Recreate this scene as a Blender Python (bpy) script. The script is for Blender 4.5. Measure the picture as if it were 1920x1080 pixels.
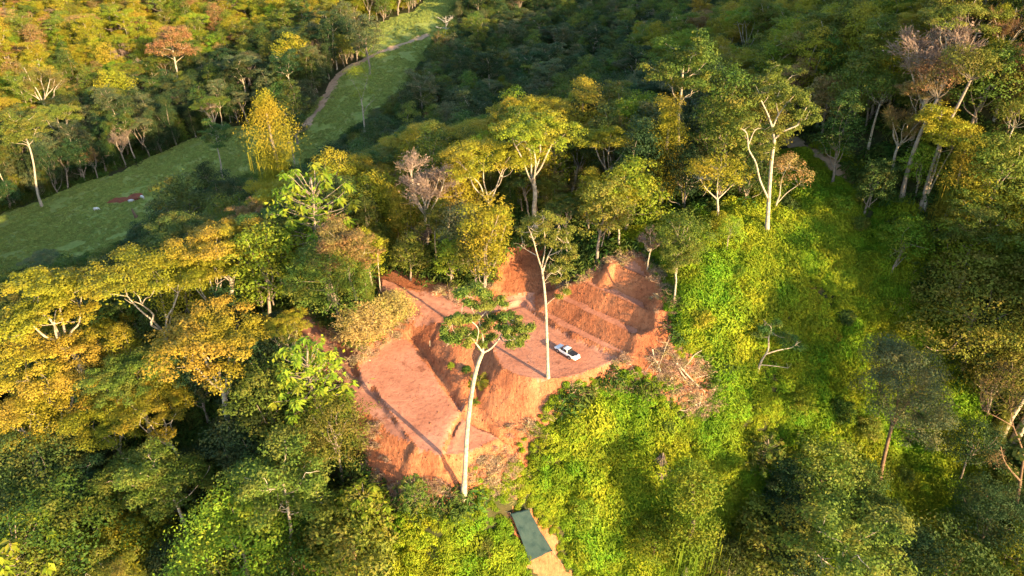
import bpy, math, random
import numpy as np
from mathutils import Vector

S = bpy.context.scene
for o in list(bpy.data.objects):
    bpy.data.objects.remove(o)

# ------------------------------------------------------------------ camera
CAM = np.array([0.0, 0.0, 67.0])
PITCH = math.radians(30.5)
F = 1331.0                      # focal length in pixels of a 1920 wide frame
cam = bpy.data.cameras.new('camera')
cam.lens = 36.0 * F / 1920.0
cam.sensor_width = 36.0
cam.clip_start = 0.5
cam.clip_end = 4000.0
cam_o = bpy.data.objects.new('camera', cam)
cam_o.location = CAM
cam_o.rotation_euler = (math.radians(90) - PITCH, 0, 0)
S.collection.objects.link(cam_o)
S.camera = cam_o

# ------------------------------------------------------------------ sky, sun, exposure
SUN_EL = math.radians(14.5)
SUN_AZ = math.radians(136.0)    # clockwise from +Y: low, behind the camera's right shoulder
to_sun = np.array([math.sin(SUN_AZ) * math.cos(SUN_EL), math.cos(SUN_AZ) * math.cos(SUN_EL), math.sin(SUN_EL)])
W = bpy.data.worlds.new('World')
S.world = W
W.use_nodes = True
wn = W.node_tree
sky = wn.nodes.new('ShaderNodeTexSky')
sky.sky_type = 'NISHITA'
sky.sun_disc = False
sky.sun_elevation = SUN_EL
sky.sun_rotation = SUN_AZ
sky.air_density = 1.0
sky.dust_density = 1.0
wn.links.new(sky.outputs[0], wn.nodes['Background'].inputs[0])
wn.nodes['Background'].inputs[1].default_value = 0.15
sun = bpy.data.lights.new('sun', 'SUN')
sun.energy = 5.0
sun.angle = math.radians(0.5)
sun.color = (1.0, 0.70, 0.36)
sun_o = bpy.data.objects.new('sun', sun)
sun_o.rotation_euler = Vector(-to_sun).to_track_quat('-Z', 'Y').to_euler()
sun_o.location = (150, -150, 200)
S.collection.objects.link(sun_o)
S.view_settings.view_transform = 'Standard'
S.view_settings.look = 'None'
S.view_settings.gamma = 1.0
S.view_settings.use_curve_mapping = False
S.view_settings.exposure = 1.98
S.cycles.use_denoising = True
S.cycles.max_bounces = 5
S.cycles.diffuse_bounces = 3
S.cycles.transmission_bounces = 4
S.cycles.volume_bounces = 0

HAZE = 0.0
COL = S.collection
PI = math.pi


# ------------------------------------------------------------------ small helpers
def tag(o, label=None, cat=None, group=None, kind=None):
    if label: o['label'] = label
    if cat: o['category'] = cat
    if group: o['group'] = group
    if kind: o['kind'] = kind
    return o


def mesh_quads(name, V, Q, smooth=False, mats=()):
    """numpy vertices and quads (n,4) to a mesh; a quad whose last two indices agree is a triangle"""
    V = np.asarray(V, np.float32).reshape(-1, 3)
    Q = np.asarray(Q, np.int32).reshape(-1, 4)
    me = bpy.data.meshes.new(name)
    tri = Q[:, 2] == Q[:, 3]
    if tri.any():
        tot = np.where(tri, 3, 4).astype(np.int32)
        keep = np.ones(Q.shape, bool)
        keep[tri, 3] = False
        flat = Q[keep]
    else:
        tot = np.full(len(Q), 4, np.int32)
        flat = Q.ravel()
    start = np.concatenate([[0], np.cumsum(tot)[:-1]]).astype(np.int32)
    me.vertices.add(len(V))
    me.vertices.foreach_set('co', V.ravel())
    me.loops.add(len(flat))
    me.loops.foreach_set('vertex_index', flat)
    me.polygons.add(len(Q))
    me.polygons.foreach_set('loop_start', start)
    me.polygons.foreach_set('loop_total', tot)
    me.polygons.foreach_set('use_smooth', np.full(len(Q), smooth))
    me.update(calc_edges=True)
    for m in mats:
        me.materials.append(m)
    return me


def link(name, me, parent=None, mat=None):
    o = bpy.data.objects.new(name, me)
    COL.objects.link(o)
    if parent is not None:
        o.parent = parent
    if mat is not None:
        if not me.materials:
            me.materials.append(None)
        o.material_slots[0].link = 'OBJECT'
        o.material_slots[0].material = mat
    return o


def empty(name, loc, rz=0.0, scale=1.0):
    o = bpy.data.objects.new(name, None)
    o.empty_display_size = 0.5
    o.location = loc
    o.rotation_euler = (0, 0, rz)
    o.scale = (scale,) * 3
    COL.objects.link(o)
    return o


class MB:
    """collects quads"""
    def __init__(self):
        self.V, self.Q, self.n = [], [], 0

    def add(self, V, Q):
        V = np.asarray(V, float).reshape(-1, 3)
        self.V.append(V)
        self.Q.append(np.asarray(Q, int).reshape(-1, 4) + self.n)
        self.n += len(V)
        return self

    def get(self):
        if not self.V:
            return np.zeros((0, 3)), np.zeros((0, 4), int)
        return np.concatenate(self.V), np.concatenate(self.Q)

    def mesh(self, name, smooth=False, mats=()):
        V, Q = self.get()
        return mesh_quads(name, V, Q, smooth, mats)

    def box(self, c, s, rz=0.0):
        x, y, z = np.array(s) / 2
        P = np.array([[-x, -y, -z], [x, -y, -z], [x, y, -z], [-x, y, -z], [-x, -y, z], [x, -y, z], [x, y, z], [-x, y, z]])
        ca, sa = math.cos(rz), math.sin(rz)
        P = P @ np.array([[ca, sa, 0], [-sa, ca, 0], [0, 0, 1]])
        return self.add(P + np.array(c), [[0, 3, 2, 1], [4, 5, 6, 7], [0, 1, 5, 4], [1, 2, 6, 5], [2, 3, 7, 6], [3, 0, 4, 7]])

    def tube(self, P, R, s=6, cap=True):
        P = np.asarray(P, float)
        R = np.broadcast_to(np.asarray(R, float), (len(P),))
        T = np.gradient(P, axis=0)
        T /= np.linalg.norm(T, axis=1, keepdims=True) + 1e-9
        ref = np.array([1.0, 0.0, 0.0]) if abs(T[0, 0]) < 0.8 else np.array([0.0, 1.0, 0.0])
        A = np.cross(T, ref)
        A /= np.linalg.norm(A, axis=1, keepdims=True) + 1e-9
        B = np.cross(T, A)
        a = np.arange(s) * 2 * PI / s
        V = P[:, None] + R[:, None, None] * (np.cos(a)[None, :, None] * A[:, None] + np.sin(a)[None, :, None] * B[:, None])
        k = len(P)
        i, j = np.meshgrid(np.arange(k - 1), np.arange(s), indexing='ij')
        jn = (j + 1) % s
        Q = np.stack([i * s + j, i * s + jn, (i + 1) * s + jn, (i + 1) * s + j], -1).reshape(-1, 4)
        V = V.reshape(-1, 3)
        if cap:
            V = np.concatenate([V, P[-1:] + T[-1:] * R[-1]])
            e = (k - 1) * s
            Q = np.concatenate([Q, [[e + q, e + (q + 1) % s, k * s, k * s] for q in range(s)]])
        return self.add(V, Q)


def curve_pts(ctrl, n=8):
    """smooth path through control points (Catmull-Rom)"""
    C = np.asarray(ctrl, float)
    if len(C) == 2:
        t = np.linspace(0, 1, max(2, n))[:, None]
        return C[0] + (C[1] - C[0]) * t
    E = np.concatenate([[2 * C[0] - C[1]], C, [2 * C[-1] - C[-2]]])
    out = []
    for i in range(len(C) - 1):
        p0, p1, p2, p3 = E[i:i + 4]
        t = np.linspace(0, 1, n, endpoint=False)[:, None]
        out.append(0.5 * (2 * p1 + (p2 - p0) * t + (2 * p0 - 5 * p1 + 4 * p2 - p3) * t**2 + (3 * p1 - p0 - 3 * p2 + p3) * t**3))
    out.append(C[-1:])
    return np.concatenate(out)


# ------------------------------------------------------------------ noise on numpy arrays
def _hash(i, j, seed):
    h = (i.astype(np.int64) * 374761393 + j.astype(np.int64) * 668265263 + seed * 1442695041) & 0xFFFFFFFF
    h = ((h ^ (h >> 13)) * 1274126177) & 0xFFFFFFFF
    return ((h ^ (h >> 16)) & 0xFFFFFF) / float(0xFFFFFF)


def vnoise(x, y, s, seed=0):
    x = np.asarray(x, float) / s
    y = np.asarray(y, float) / s
    i, j = np.floor(x), np.floor(y)
    u, v = x - i, y - j
    u, v = u * u * (3 - 2 * u), v * v * (3 - 2 * v)
    a, b, c, d = _hash(i, j, seed), _hash(i + 1, j, seed), _hash(i, j + 1, seed), _hash(i + 1, j + 1, seed)
    return (a * (1 - u) + b * u) * (1 - v) + (c * (1 - u) + d * u) * v - 0.5


def fbm(x, y, s, seed=0, o=3):
    r, a = 0, 1.0
    x, y = np.asarray(x, float), np.asarray(y, float)
    for k in range(o):
        ca, sa = math.cos(.6 + 1.1 * k), math.sin(.6 + 1.1 * k)
        r = r + a * vnoise(x * ca - y * sa, x * sa + y * ca, s / 2.1**k, seed + 17 * k)
        a *= 0.5
    return r


# ------------------------------------------------------------------ where a pixel of the photograph lies in the place
CF = np.array([0, math.cos(PITCH), -math.sin(PITCH)])
CU = np.array([0, math.sin(PITCH), math.cos(PITCH)])


def ray(px, py):
    d = CF + CU * (540 - py) / F + np.array([1.0, 0, 0]) * (px - 960) / F
    return d / np.linalg.norm(d)


def at_z(px, py, z):
    d = ray(px, py)
    return CAM + d * (z - CAM[2]) / d[2]


def at_y(px, py, y):
    d = ray(px, py)
    return CAM + d * y / d[1]


def project(P):
    q = np.asarray(P, float) - CAM
    f = q @ CF
    f = np.where(np.abs(f) < 1e-6, 1e-6, f)
    return 960 + F * q[..., 0] / f, 540 - F * (q @ CU) / f, f


# ------------------------------------------------------------------ terrain
BASE = [  # pixel, height: the natural hillside
    (1060, 660, -.5), (850, 570, .6), (720, 530, .5), (600, 625, -4), (560, 560, -4.5), (985, 510, 4), (1000, 470, 6),
    (740, 720, -5), (640, 720, -6), (870, 932, -10), (800, 900, -10.5), (700, 840, -9.5), (760, 950, -14), (1000, 800, -8.5), (950, 860, -10),
    (1000, 880, -12), (1000, 1000, -17.5), (1000, 1080, -21), (1060, 745, -4.5), (1150, 800, -9), (1200, 900, -16), (1200, 1000, -22),
    (1200, 1080, -27), (850, 1000, -17), (800, 1080, -25), (1180, 470, 9.5), (1270, 520, 10), (1260, 600, 7), (1230, 660, 2.5), (1310, 700, -1),
    (1400, 620, 3), (1400, 720, -3), (1300, 800, -8), (1400, 900, -18), (1400, 1000, -25), (1500, 800, -13), (1600, 700, -8), (1650, 900, -21),
    (1900, 970, -26), (1900, 700, -8), (1800, 800, -16), (1300, 440, 12), (1450, 440, 13), (1380, 390, 13), (1480, 275, 18), (1600, 330, 16),
    (1700, 395, 14), (1600, 560, 2), (1750, 560, 3), (1900, 450, 14), (1900, 250, 28), (1700, 200, 24), (1900, 50, 44), (1600, 50, 22), (1350, 230, 2),
    (1750, 100, 32),
    (900, 445, 5), (1010, 350, 3), (1150, 330, 3), (760, 470, 0), (640, 500, -5), (530, 500, -9), (1230, 360, 4),
    (900, 200, -24), (1000, 100, -22), (1200, 150, -14), (1100, 250, -12), (700, 300, -32), (620, 420, -27), (450, 330, -36), (200, 400, -42),
    (100, 480, -43), (0, 700, -38), (150, 620, -30), (300, 600, -24), (450, 520, -18), (300, 800, -25), (100, 900, -36), (300, 1050, -38),
    (600, 1000, -23), (600, 860, -13), (520, 720, -11), (450, 900, -24), (0, 1080, -46),
    (0, 400, -45), (300, 300, -39), (550, 230, -30), (700, 130, -18), (840, 5, -3), (700, 40, -12), (100, 330, -47), (300, 220, -41), (0, 200, -36),
    (0, 0, -6), (300, 0, -12), (500, 90, -30), (1100, 20, -14), (1300, 0, -4), (600, 10, -16),
]
pts = np.array([at_z(*p) for p in BASE])
far = np.array([(-500, 900, 60), (-200, 900, 40), (100, 900, 40), (400, 900, 90), (400, 450, 75), (250, 250, 50), (-520, 500, 20), (-520, 250, -30),
                (-300, 100, -55), (-200, 0, -62), (0, 20, -36), (0, -100, -60), (150, 20, -40), (300, 0, -20), (300, 100, 25), (-500, 0, -60),
                (60, 40, -38), (110, 60, -27), (-60, 40, -44)], float)
pts = np.concatenate([pts, far])
C2 = 12.0**2
D_ = np.sqrt(((pts[:, None, :2] - pts[None, :, :2])**2).sum(-1) + C2)
A_ = np.zeros((len(pts) + 1,) * 2)
A_[:-1, :-1] = D_ + np.eye(len(pts)) * -1.5
A_[-1, :-1] = A_[:-1, -1] = 1
wts = np.linalg.solve(A_, np.concatenate([pts[:, 2], [0]]))


def base_h(X, Y):
    r = np.full(X.shape, wts[-1])
    for (x, y, _), w in zip(pts, wts[:-1]):
        r += w * np.sqrt((X - x)**2 + (Y - y)**2 + C2)
    return r


def poly_world(px):
    return np.array([at_z(*p) for p in px])


def sdf(poly, X, Y):
    """signed distance to a closed polygon, negative inside"""
    d = np.full(X.shape, 1e9)
    ins = np.zeros(X.shape, bool)
    n = len(poly)
    for i in range(n):
        ax, ay = poly[i][:2]
        bx, by = poly[(i + 1) % n][:2]
        ex, ey = bx - ax, by - ay
        t = np.clip(((X - ax) * ex + (Y - ay) * ey) / (ex * ex + ey * ey + 1e-9), 0, 1)
        d = np.minimum(d, np.hypot(X - ax - t * ex, Y - ay - t * ey))
        c = ((ay > Y) != (by > Y)) & (X < ex * (Y - ay) / (ey if abs(ey) > 1e-9 else 1e-9) + ax)
        ins ^= c
    return np.where(ins, -d, d)


def line_d(pl, X, Y):
    d = np.full(X.shape, 1e9)
    for (ax, ay), (bx, by) in zip(pl[:-1], pl[1:]):
        ex, ey = bx - ax, by - ay
        t = np.clip(((X - ax) * ex + (Y - ay) * ey) / (ex * ex + ey * ey + 1e-9), 0, 1)
        d = np.minimum(d, np.hypot(X - ax - t * ex, Y - ay - t * ey))
    return d


# levelled ground, each with its pixel outline and height (a plane is fitted), and the slope of its banks down and up
TOP = [(1142, 499, 8.8), (1162, 489, 9), (1193, 485, 9), (1222, 502, 9), (1236, 525, 8.8), (1240, 555, 8.3), (1262, 560, 8.6), (1258, 500, 9.6), (1200, 466, 10), (1146, 480, 9.4)]
BENCH3 = [(1098, 527, 5.8), (1130, 537, 5.8), (1165, 552, 5.8), (1190, 567, 5.8), (1207, 578, 5.8), (1232, 572, 5.8), (1200, 558, 5.8), (1175, 543, 5.8), (1140, 529, 5.8), (1112, 521, 5.8)]
BENCH2 = [(1058, 556, 3.2), (1090, 570, 3.2), (1130, 588, 3.2), (1165, 604, 3.2), (1180, 615, 3.2), (1200, 612, 3.2), (1175, 595, 3.2), (1140, 578, 3.2), (1100, 561, 3.2), (1068, 548, 3.2)]
BENCH1 = [(1008, 583, .9), (1040, 602, .9), (1090, 631, .9), (1140, 656, .9), (1167, 669, .9), (1175, 661, .9), (1150, 646, .9), (1100, 620, .9), (1050, 591, .9), (1014, 575, .9)]
CARPAD = [(943, 690, 0), (970, 702, 0), (997, 708, 0), (1027, 711, 0), (1060, 707, 0), (1090, 700, 0), (1130, 684, 0), (1162, 673, 0), (1130, 662, 0), (1080, 641, 0),
          (1031, 611, 0), (1004, 591, 0), (975, 570, 0), (945, 580, 0), (925, 610, 0), (922, 645, 0), (928, 670, 0)]
JUNCT = [(718, 527, .6), (760, 540, .6), (810, 552, .6), (860, 562, .7), (900, 562, .8), (945, 555, .9), (1000, 556, .9), (1005, 585, .4), (975, 572, .2), (940, 585, .1), (890, 600, -.2),
         (850, 612, -.6), (800, 605, -.8), (770, 592, -.6), (750, 562, .2), (715, 545, .5)]
LEFTPAD = [(672, 686, -4.2), (689, 669, -4.1), (743, 630, -3.9), (772, 645, -4), (827, 723, -4.6), (868, 763, -5), (852, 790, -5.2), (827, 852, -5.6), (780, 838, -5.4), (722, 757, -5), (700, 720, -4.6), (681, 717, -4.4)]
LROAD = [(556, 596, -4.4), (575, 645, -4.8), (605, 675, -5.1), (640, 702, -5.3), (664, 757, -5.7), (739, 815, -5.8), (793, 846, -5.8), (827, 857, -5.8), (830, 845, -5.7), (778, 836, -5.6), (722, 765, -5.5),
         (695, 727, -5.4), (668, 705, -5.3), (655, 680, -5.1), (632, 652, -4.9), (600, 620, -4.6), (578, 596, -4.4)]
LEDGE = [(828, 854, -6), (842, 832, -6), (858, 800, -5.9), (868, 788, -5.8), (893, 802, -6), (930, 818, -6.3), (936, 823, -6.4), (905, 838, -6.4), (872, 849, -6.3)]
HOLE = [(940, 545, 1.6), (945, 505, 2.6), (970, 478, 3.6), (1005, 478, 3.6), (1022, 510, 2.8), (1040, 545, 1.6), (1000, 558, 1)]
TERR = [(1004, 585, .5), (1085, 636, .5), (1172, 668, .6), (1205, 612, 3.4), (1236, 571, 6), (1240, 555, 8.3), (1193, 486, 9), (1142, 499, 8.6), (1098, 527, 5.8), (1058, 556, 3.2)]
PLATEAUS = [(TERR, 1.1, .6), (TOP, 1.1, .6), (HOLE, 1.2, 1.0), (JUNCT, .75, .9), (CARPAD, 1.05, 1.3), (LROAD, 1.0, 1.1), (LEDGE, 1.1, .8), (LEFTPAD, 1.2, .75)]

# the sheet: fine over the clearing, coarser away from it
def axis(a, b, lo, hi, fine, grow, cap):
    mid = np.arange(lo, hi + 1e-6, fine)
    up, x, s = [], hi, fine
    while x < b:
        s = min(s * grow, cap)
        x += s
        up.append(x)
    dn, x, s = [], lo, fine
    while x > a:
        s = min(s * grow, cap)
        x -= s
        dn.append(x)
    return np.concatenate([dn[::-1], mid, up])


gx = axis(-560, 460, -36, 34, .34, 1.06, 4.5)
gy = axis(-130, 1000, 62, 118, .34, 1.06, 4.5)
GX, GY = np.meshgrid(gx, gy)
GZ = base_h(GX, GY)
GZ += fbm(GX, GY, 16, 5, 3) * 1.6
wob = fbm(GX, GY, 2.2, 9, 2)
near = (GX > -60) & (GX < 60) & (GY > 40) & (GY < 140)
nx, ny, nz = GX[near], GY[near], GZ[near]
nw = wob[near]
flat = np.full(nx.shape, 1e9)
for px, kd, ku in PLATEAUS:
    P = poly_world(px)
    co, *_ = np.linalg.lstsq(np.c_[P[:, :2], np.ones(len(P))], P[:, 2], rcond=None)
    pl = co[0] * nx + co[1] * ny + co[2]
    if px is TERR:            # steep risers and narrow treads with a crumbled lip
        q_ = pl + nw * .12
        pl = np.interp(q_, [-1, .15, .45, .6, 1.5, 2.55, 2.75, 3.75, 4.95, 5.15, 6.2, 7.9, 8.2, 9.5, 12], [-.4, .05, 1.1, .8, .85, 3.55, 3.1, 3.2, 6.15, 5.7, 5.8, 8.85, 8.5, 9.2, 10.5])
    d = sdf(P, nx, ny) + nw * .32
    dd = np.maximum(d, 0)
    lim = 14.0
    nz = np.where(dd < lim, np.clip(nz, pl - kd * dd - np.maximum(dd - 6, 0) * 2, pl + ku * dd + np.maximum(dd - 6, 0) * 2), nz)
    flat = np.where(d < 0, -1, np.minimum(np.maximum(flat, 0) if False else flat, np.maximum(d, 0)))
    lip = np.exp(-((d - .25) / .35)**2) * .16
    nz = nz + lip
# ditch and ridge at the foot of the bank beside the lower pad, wheel ruts on the roads
ditch = [tuple(at_z(a, b, -4.5)[:2]) for a, b in [(772, 640), (800, 672), (835, 722), (868, 765), (852, 792), (829, 852)]]
nz -= .75 * np.exp(-(line_d(ditch, nx, ny) / .55)**2)
ridge = [tuple(at_z(a, b, -5.4)[:2]) for a, b in [(872, 768), (858, 796), (836, 848)]]
nz += .6 * np.exp(-(line_d(ridge, nx, ny) / .5)**2)
for tr in ([(720, 536), (790, 556), (850, 578), (920, 582), (985, 568)], [(722, 530), (792, 548), (860, 566), (930, 570), (985, 560)],
           [(800, 565), (830, 590), (800, 620)], [(1000, 560), (955, 572), (930, 600)]):
    nz -= .12 * np.exp(-(line_d([tuple(at_z(a, b, .5)[:2]) for a, b in tr], nx, ny) / .3)**2)
for tr in ([(580, 605), (625, 660), (665, 715), (720, 780), (800, 846)], [(590, 610), (640, 668), (690, 735), (745, 795), (810, 850)]):
    nz -= .1 * np.exp(-(line_d([tuple(at_z(a, b, -5.2)[:2]) for a, b in tr], nx, ny) / .3)**2)
GZ[near] = nz
# rough faces where the ground is steep in the clearing
gzy, gzx = np.gradient(GZ, gy, gx)
steep = np.clip(np.hypot(gzx, gzy) - .35, 0, 1)
BARE_PX = [(700, 516), (735, 513), (800, 531), (860, 545), (925, 538), (938, 500), (962, 468), (1012, 472), (1035, 520), (1068, 542), (1098, 518), (1152, 484), (1197, 480), (1240, 516), (1248, 566),
           (1242, 600), (1255, 650), (1280, 690), (1318, 706), (1318, 728), (1295, 735), (1264, 716), (1215, 704), (1150, 694), (1075, 732), (1040, 765), (1005, 795), (968, 818), (972, 862), (958, 895),
           (905, 888), (872, 908), (842, 918), (752, 920), (712, 872), (684, 822), (662, 762), (634, 706), (600, 680), (556, 640), (548, 580), (575, 585), (630, 648), (668, 664), (742, 622), (762, 600), (742, 562), (698, 540)]


def hgt(x, y):
    x = np.asarray(x, float)
    y = np.asarray(y, float)
    i = np.clip(np.searchsorted(gx, x) - 1, 0, len(gx) - 2)
    j = np.clip(np.searchsorted(gy, y) - 1, 0, len(gy) - 2)
    u = np.clip((x - gx[i]) / (gx[i + 1] - gx[i]), 0, 1)
    v = np.clip((y - gy[j]) / (gy[j + 1] - gy[j]), 0, 1)
    return (GZ[j, i] * (1 - u) + GZ[j, i + 1] * u) * (1 - v) + (GZ[j + 1, i] * (1 - u) + GZ[j + 1, i + 1] * u) * v


TT = np.concatenate([np.arange(30, 200, .25), np.arange(200, 1100, .8)])


def at(px, py, h=0.0):
    """the place where a pixel's ray meets the ground (or the surface h above it)"""
    P = CAM + ray(px, py) * TT[:, None]
    g = P[:, 2] - hgt(P[:, 0], P[:, 1]) - h
    k = np.argmax(g < 0)
    if g[k] >= 0:
        k = len(TT) - 1
    a, b = g[max(k - 1, 0)], g[k]
    t = TT[max(k - 1, 0)] + (TT[k] - TT[max(k - 1, 0)]) * (a / (a - b) if a > b else 0)
    p = CAM + ray(px, py) * t
    return np.array([p[0], p[1], hgt(p[0], p[1])])


BARE = np.array([at(a, b) for a, b in BARE_PX])
TARP_EARTH = np.array([at(a, b) for a, b in [(925, 950), (955, 948), (1000, 955), (1032, 1000), (1050, 1045), (1075, 1080), (1070, 1110), (1010, 1110), (992, 1062), (968, 1010), (950, 975)]])
PAST_PX = [(-60, 470), (-60, 425), (60, 385), (140, 350), (230, 322), (300, 290), (360, 262), (430, 240), (560, 232), (600, 190), (640, 150), (690, 105), (610, 78), (700, 50), (780, 22), (830, -12), (900, -12),
           (850, 40), (810, 75), (790, 120), (760, 160), (720, 190), (660, 240), (600, 290), (520, 330), (440, 330), (370, 350), (320, 390), (290, 420), (240, 440), (200, 470), (100, 490), (0, 520), (-60, 540)]
PAST = np.array([at(a, b) for a, b in PAST_PX])
TRACK = [at(a, b)[:2] for a, b in [(540, 262), (575, 232), (600, 205), (618, 172), (628, 152), (650, 130), (700, 105), (750, 84), (800, 66)]]
SCAR = np.array([at(a, b) for a, b in [(200, 381), (215, 374), (240, 373), (250, 368), (270, 366), (270, 372), (250, 379), (225, 384)]])
SPUR = [at(a, b)[:2] for a, b in [(1475, 262), (1500, 276), (1535, 290), (1575, 318), (1620, 350)]]

# bump the bare banks, roll the pasture
terr = np.clip(sdf(poly_world(TERR), GX, GY) + 1, 0, 1)
GZ += np.where(sdf(BARE, GX, GY) < 0, 1, 0) * steep * (fbm(GX, GY, .9, 31, 2) * (.10 + .22 * terr) + fbm(GX, GY, 2.4, 33, 1) * .14 * terr)
inp = sdf(PAST, GX, GY) < 0
GZ += inp * (fbm(GX, GY, 9, 41, 3) * 1.7)


def mat_new(name):
    m = bpy.data.materials.new(name)
    m.use_nodes = True
    nt = m.node_tree
    for n in list(nt.nodes):
        nt.nodes.remove(n)
    out = nt.nodes.new('ShaderNodeOutputMaterial')
    return m, nt, out


def N(nt, typ, **kw):
    n = nt.nodes.new(typ)
    for k, v in kw.items():
        if isinstance(k, str) and hasattr(n, k):
            setattr(n, k, v)
    return n


def ramp(nt, stops):
    r = nt.nodes.new('ShaderNodeValToRGB')
    e = r.color_ramp.elements
    while len(e) < len(stops):
        e.new(0.5)
    for q, (p, c) in zip(e, stops):
        q.position = p
        q.color = (*c, 1)
    return r


def noise_tex(nt, scale, detail=4, rough=.6, coord='Object'):
    tc = nt.nodes.new('ShaderNodeTexCoord')
    n = nt.nodes.new('ShaderNodeTexNoise')
    n.inputs['Scale'].default_value = scale
    n.inputs['Detail'].default_value = detail
    n.inputs['Roughness'].default_value = rough
    nt.links.new(tc.outputs[coord], n.inputs['Vector'])
    return n


def mixc(nt, fac, a, b, mode='MIX'):
    m = nt.nodes.new('ShaderNodeMix')
    m.data_type = 'RGBA'
    m.blend_type = mode
    for s, v in ((m.inputs[0], fac), (m.inputs[6], a), (m.inputs[7], b)):
        if isinstance(v, (int, float)):
            s.default_value = v
        elif isinstance(v, tuple):
            s.default_value = (*v, 1)
        else:
            nt.links.new(v, s)
    return m.outputs[2]


def earth_mat(name, cols, fine=2.2, bump=.5, patch=None, marks=False):
    """soil: broad stains, fine grain, a little relief"""
    m, nt, out = mat_new(name)
    b = nt.nodes.new('ShaderNodeBsdfPrincipled')
    b.inputs['Roughness'].default_value = .95
    b.inputs['Specular IOR Level'].default_value = .1
    n1 = noise_tex(nt, .16, 5, .65)
    r1 = ramp(nt, [(.3, cols[0]), (.5, cols[1]), (.72, cols[2])])
    nt.links.new(n1.outputs[0], r1.inputs[0])
    n2 = noise_tex(nt, fine, 6, .75)
    r2 = ramp(nt, [(.28, (.5, .46, .44)), (.48, (1, 1, 1)), (.75, (1.3, 1.25, 1.2))])
    nt.links.new(n2.outputs[0], r2.inputs[0])
    c = mixc(nt, .85, r1.outputs[0], r2.outputs[0], 'MULTIPLY')
    if patch:
        n3 = noise_tex(nt, patch[1], 6, .7)
        r3 = ramp(nt, [(patch[2], (0, 0, 0)), (patch[2] + .08, (1, 1, 1))])
        nt.links.new(n3.outputs[0], r3.inputs[0])
        c = mixc(nt, r3.outputs[0], c, patch[0])
    if marks:
        tc = nt.nodes.new('ShaderNodeTexCoord')
        mp = nt.nodes.new('ShaderNodeMapping')
        mp.inputs['Rotation'].default_value = (0, 0, math.radians(41))
        mp.inputs['Scale'].default_value = (2.6, 1.0, 1.1)
        nt.links.new(tc.outputs['Object'], mp.inputs['Vector'])
        n4 = nt.nodes.new('ShaderNodeTexNoise')
        n4.inputs['Scale'].default_value = 1.0
        n4.inputs['Detail'].default_value = 3
        nt.links.new(mp.outputs[0], n4.inputs['Vector'])
        r4 = ramp(nt, [(.36, (.62, .58, .55)), (.52, (1, 1, 1)), (.68, (1.16, 1.14, 1.1))])
        nt.links.new(n4.outputs[0], r4.inputs[0])
        c = mixc(nt, .4, c, r4.outputs[0], 'MULTIPLY')
        b4 = nt.nodes.new('ShaderNodeBump')
        b4.inputs['Strength'].default_value = .55
        b4.inputs['Distance'].default_value = .3
        nt.links.new(n4.outputs[0], b4.inputs['Height'])
    nt.links.new(c, b.inputs['Base Color'])
    bp = nt.nodes.new('ShaderNodeBump')
    if marks:
        nt.links.new(b4.outputs[0], bp.inputs['Normal'])
    bp.inputs['Strength'].default_value = bump
    bp.inputs['Distance'].default_value = .25
    nt.links.new(n2.outputs[0], bp.inputs['Height'])
    nt.links.new(bp.outputs[0], b.inputs['Normal'])
    nt.links.new(b.outputs[0], out.inputs[0])
    return m


M_EARTH = earth_mat('red_earth', [(.26, .088, .041), (.37, .138, .063), (.41, .18, .088)], 1.6, 1.0, ((.20, .07, .035), .5, .62), True)
M_ROAD = earth_mat('packed_earth', [(.27, .115, .072), (.36, .165, .108), (.41, .21, .145)], 1.0, .5, ((.22, .085, .05), .4, .60))
M_PAD = earth_mat('levelled_earth', [(.31, .125, .074), (.41, .18, .11), (.47, .23, .15)], 1.4, .6, ((.23, .09, .052), .35, .60))
M_FLOOR = earth_mat('leaf_litter', [(.022, .026, .010), (.04, .045, .016), (.06, .045, .02)], 1.0, .6)
M_PAST = earth_mat('pasture_turf', [(.135, .18, .038), (.18, .22, .052), (.21, .21, .065)], .9, .8, ((.09, .075, .03), .05, .60))
M_TRACK = earth_mat('track_soil', [(.26, .17, .10), (.36, .24, .15), (.28, .22, .12)], .8, .4)
M_SCAR = earth_mat('scar_soil', [(.14, .045, .025), (.20, .06, .03), (.12, .05, .03)], 1.2, .6)

fx = .5 * (gx[1:] + gx[:-1])
fy = .5 * (gy[1:] + gy[:-1])
FX, FY = np.meshgrid(fx, fy)
fw = fbm(FX, FY, 3, 51, 3) + np.random.default_rng(3).uniform(-.35, .35, FX.shape)
s_bare = np.minimum(sdf(BARE, FX, FY) - 1.4, sdf(TARP_EARTH, FX, FY) + .2) + fw * 1.4
REG = np.zeros(FX.shape, int)
REG[sdf(PAST, FX, FY) + fbm(FX, FY, 8, 51, 2) * 6 < 1] = 1
REG[s_bare < 0] = 4
gsy, gsx = np.gradient(GZ, gy, gx)
slope = np.hypot(gsx, gsy)
slope = .25 * (slope[1:, 1:] + slope[:-1, 1:] + slope[1:, :-1] + slope[:-1, :-1])
for p in (CARPAD, LEFTPAD, LEDGE):
    REG[(sdf(poly_world(p), FX, FY) + fw * .5 < 0) & (s_bare < 0)] = 7
REG[(sdf(poly_world(TERR), FX, FY) < 0) & (slope < .42) & (s_bare < 0)] = 7
RD = [poly_world(p) for p, *_ in ((JUNCT,), (LROAD,), (CARPAD,))]
for p in RD[:2]:
    REG[(sdf(p, FX, FY) + fw * .8 < 0) & (s_bare < 0)] = 5
ncol = len(gx)
jj, ii = np.meshgrid(np.arange(len(fy)), np.arange(len(fx)), indexing='ij')
QQ = np.stack([jj * ncol + ii, jj * ncol + ii + 1, (jj + 1) * ncol + ii + 1, (jj + 1) * ncol + ii], -1)
VV = np.stack([GX, GY, GZ], -1).reshape(-1, 3)
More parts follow.
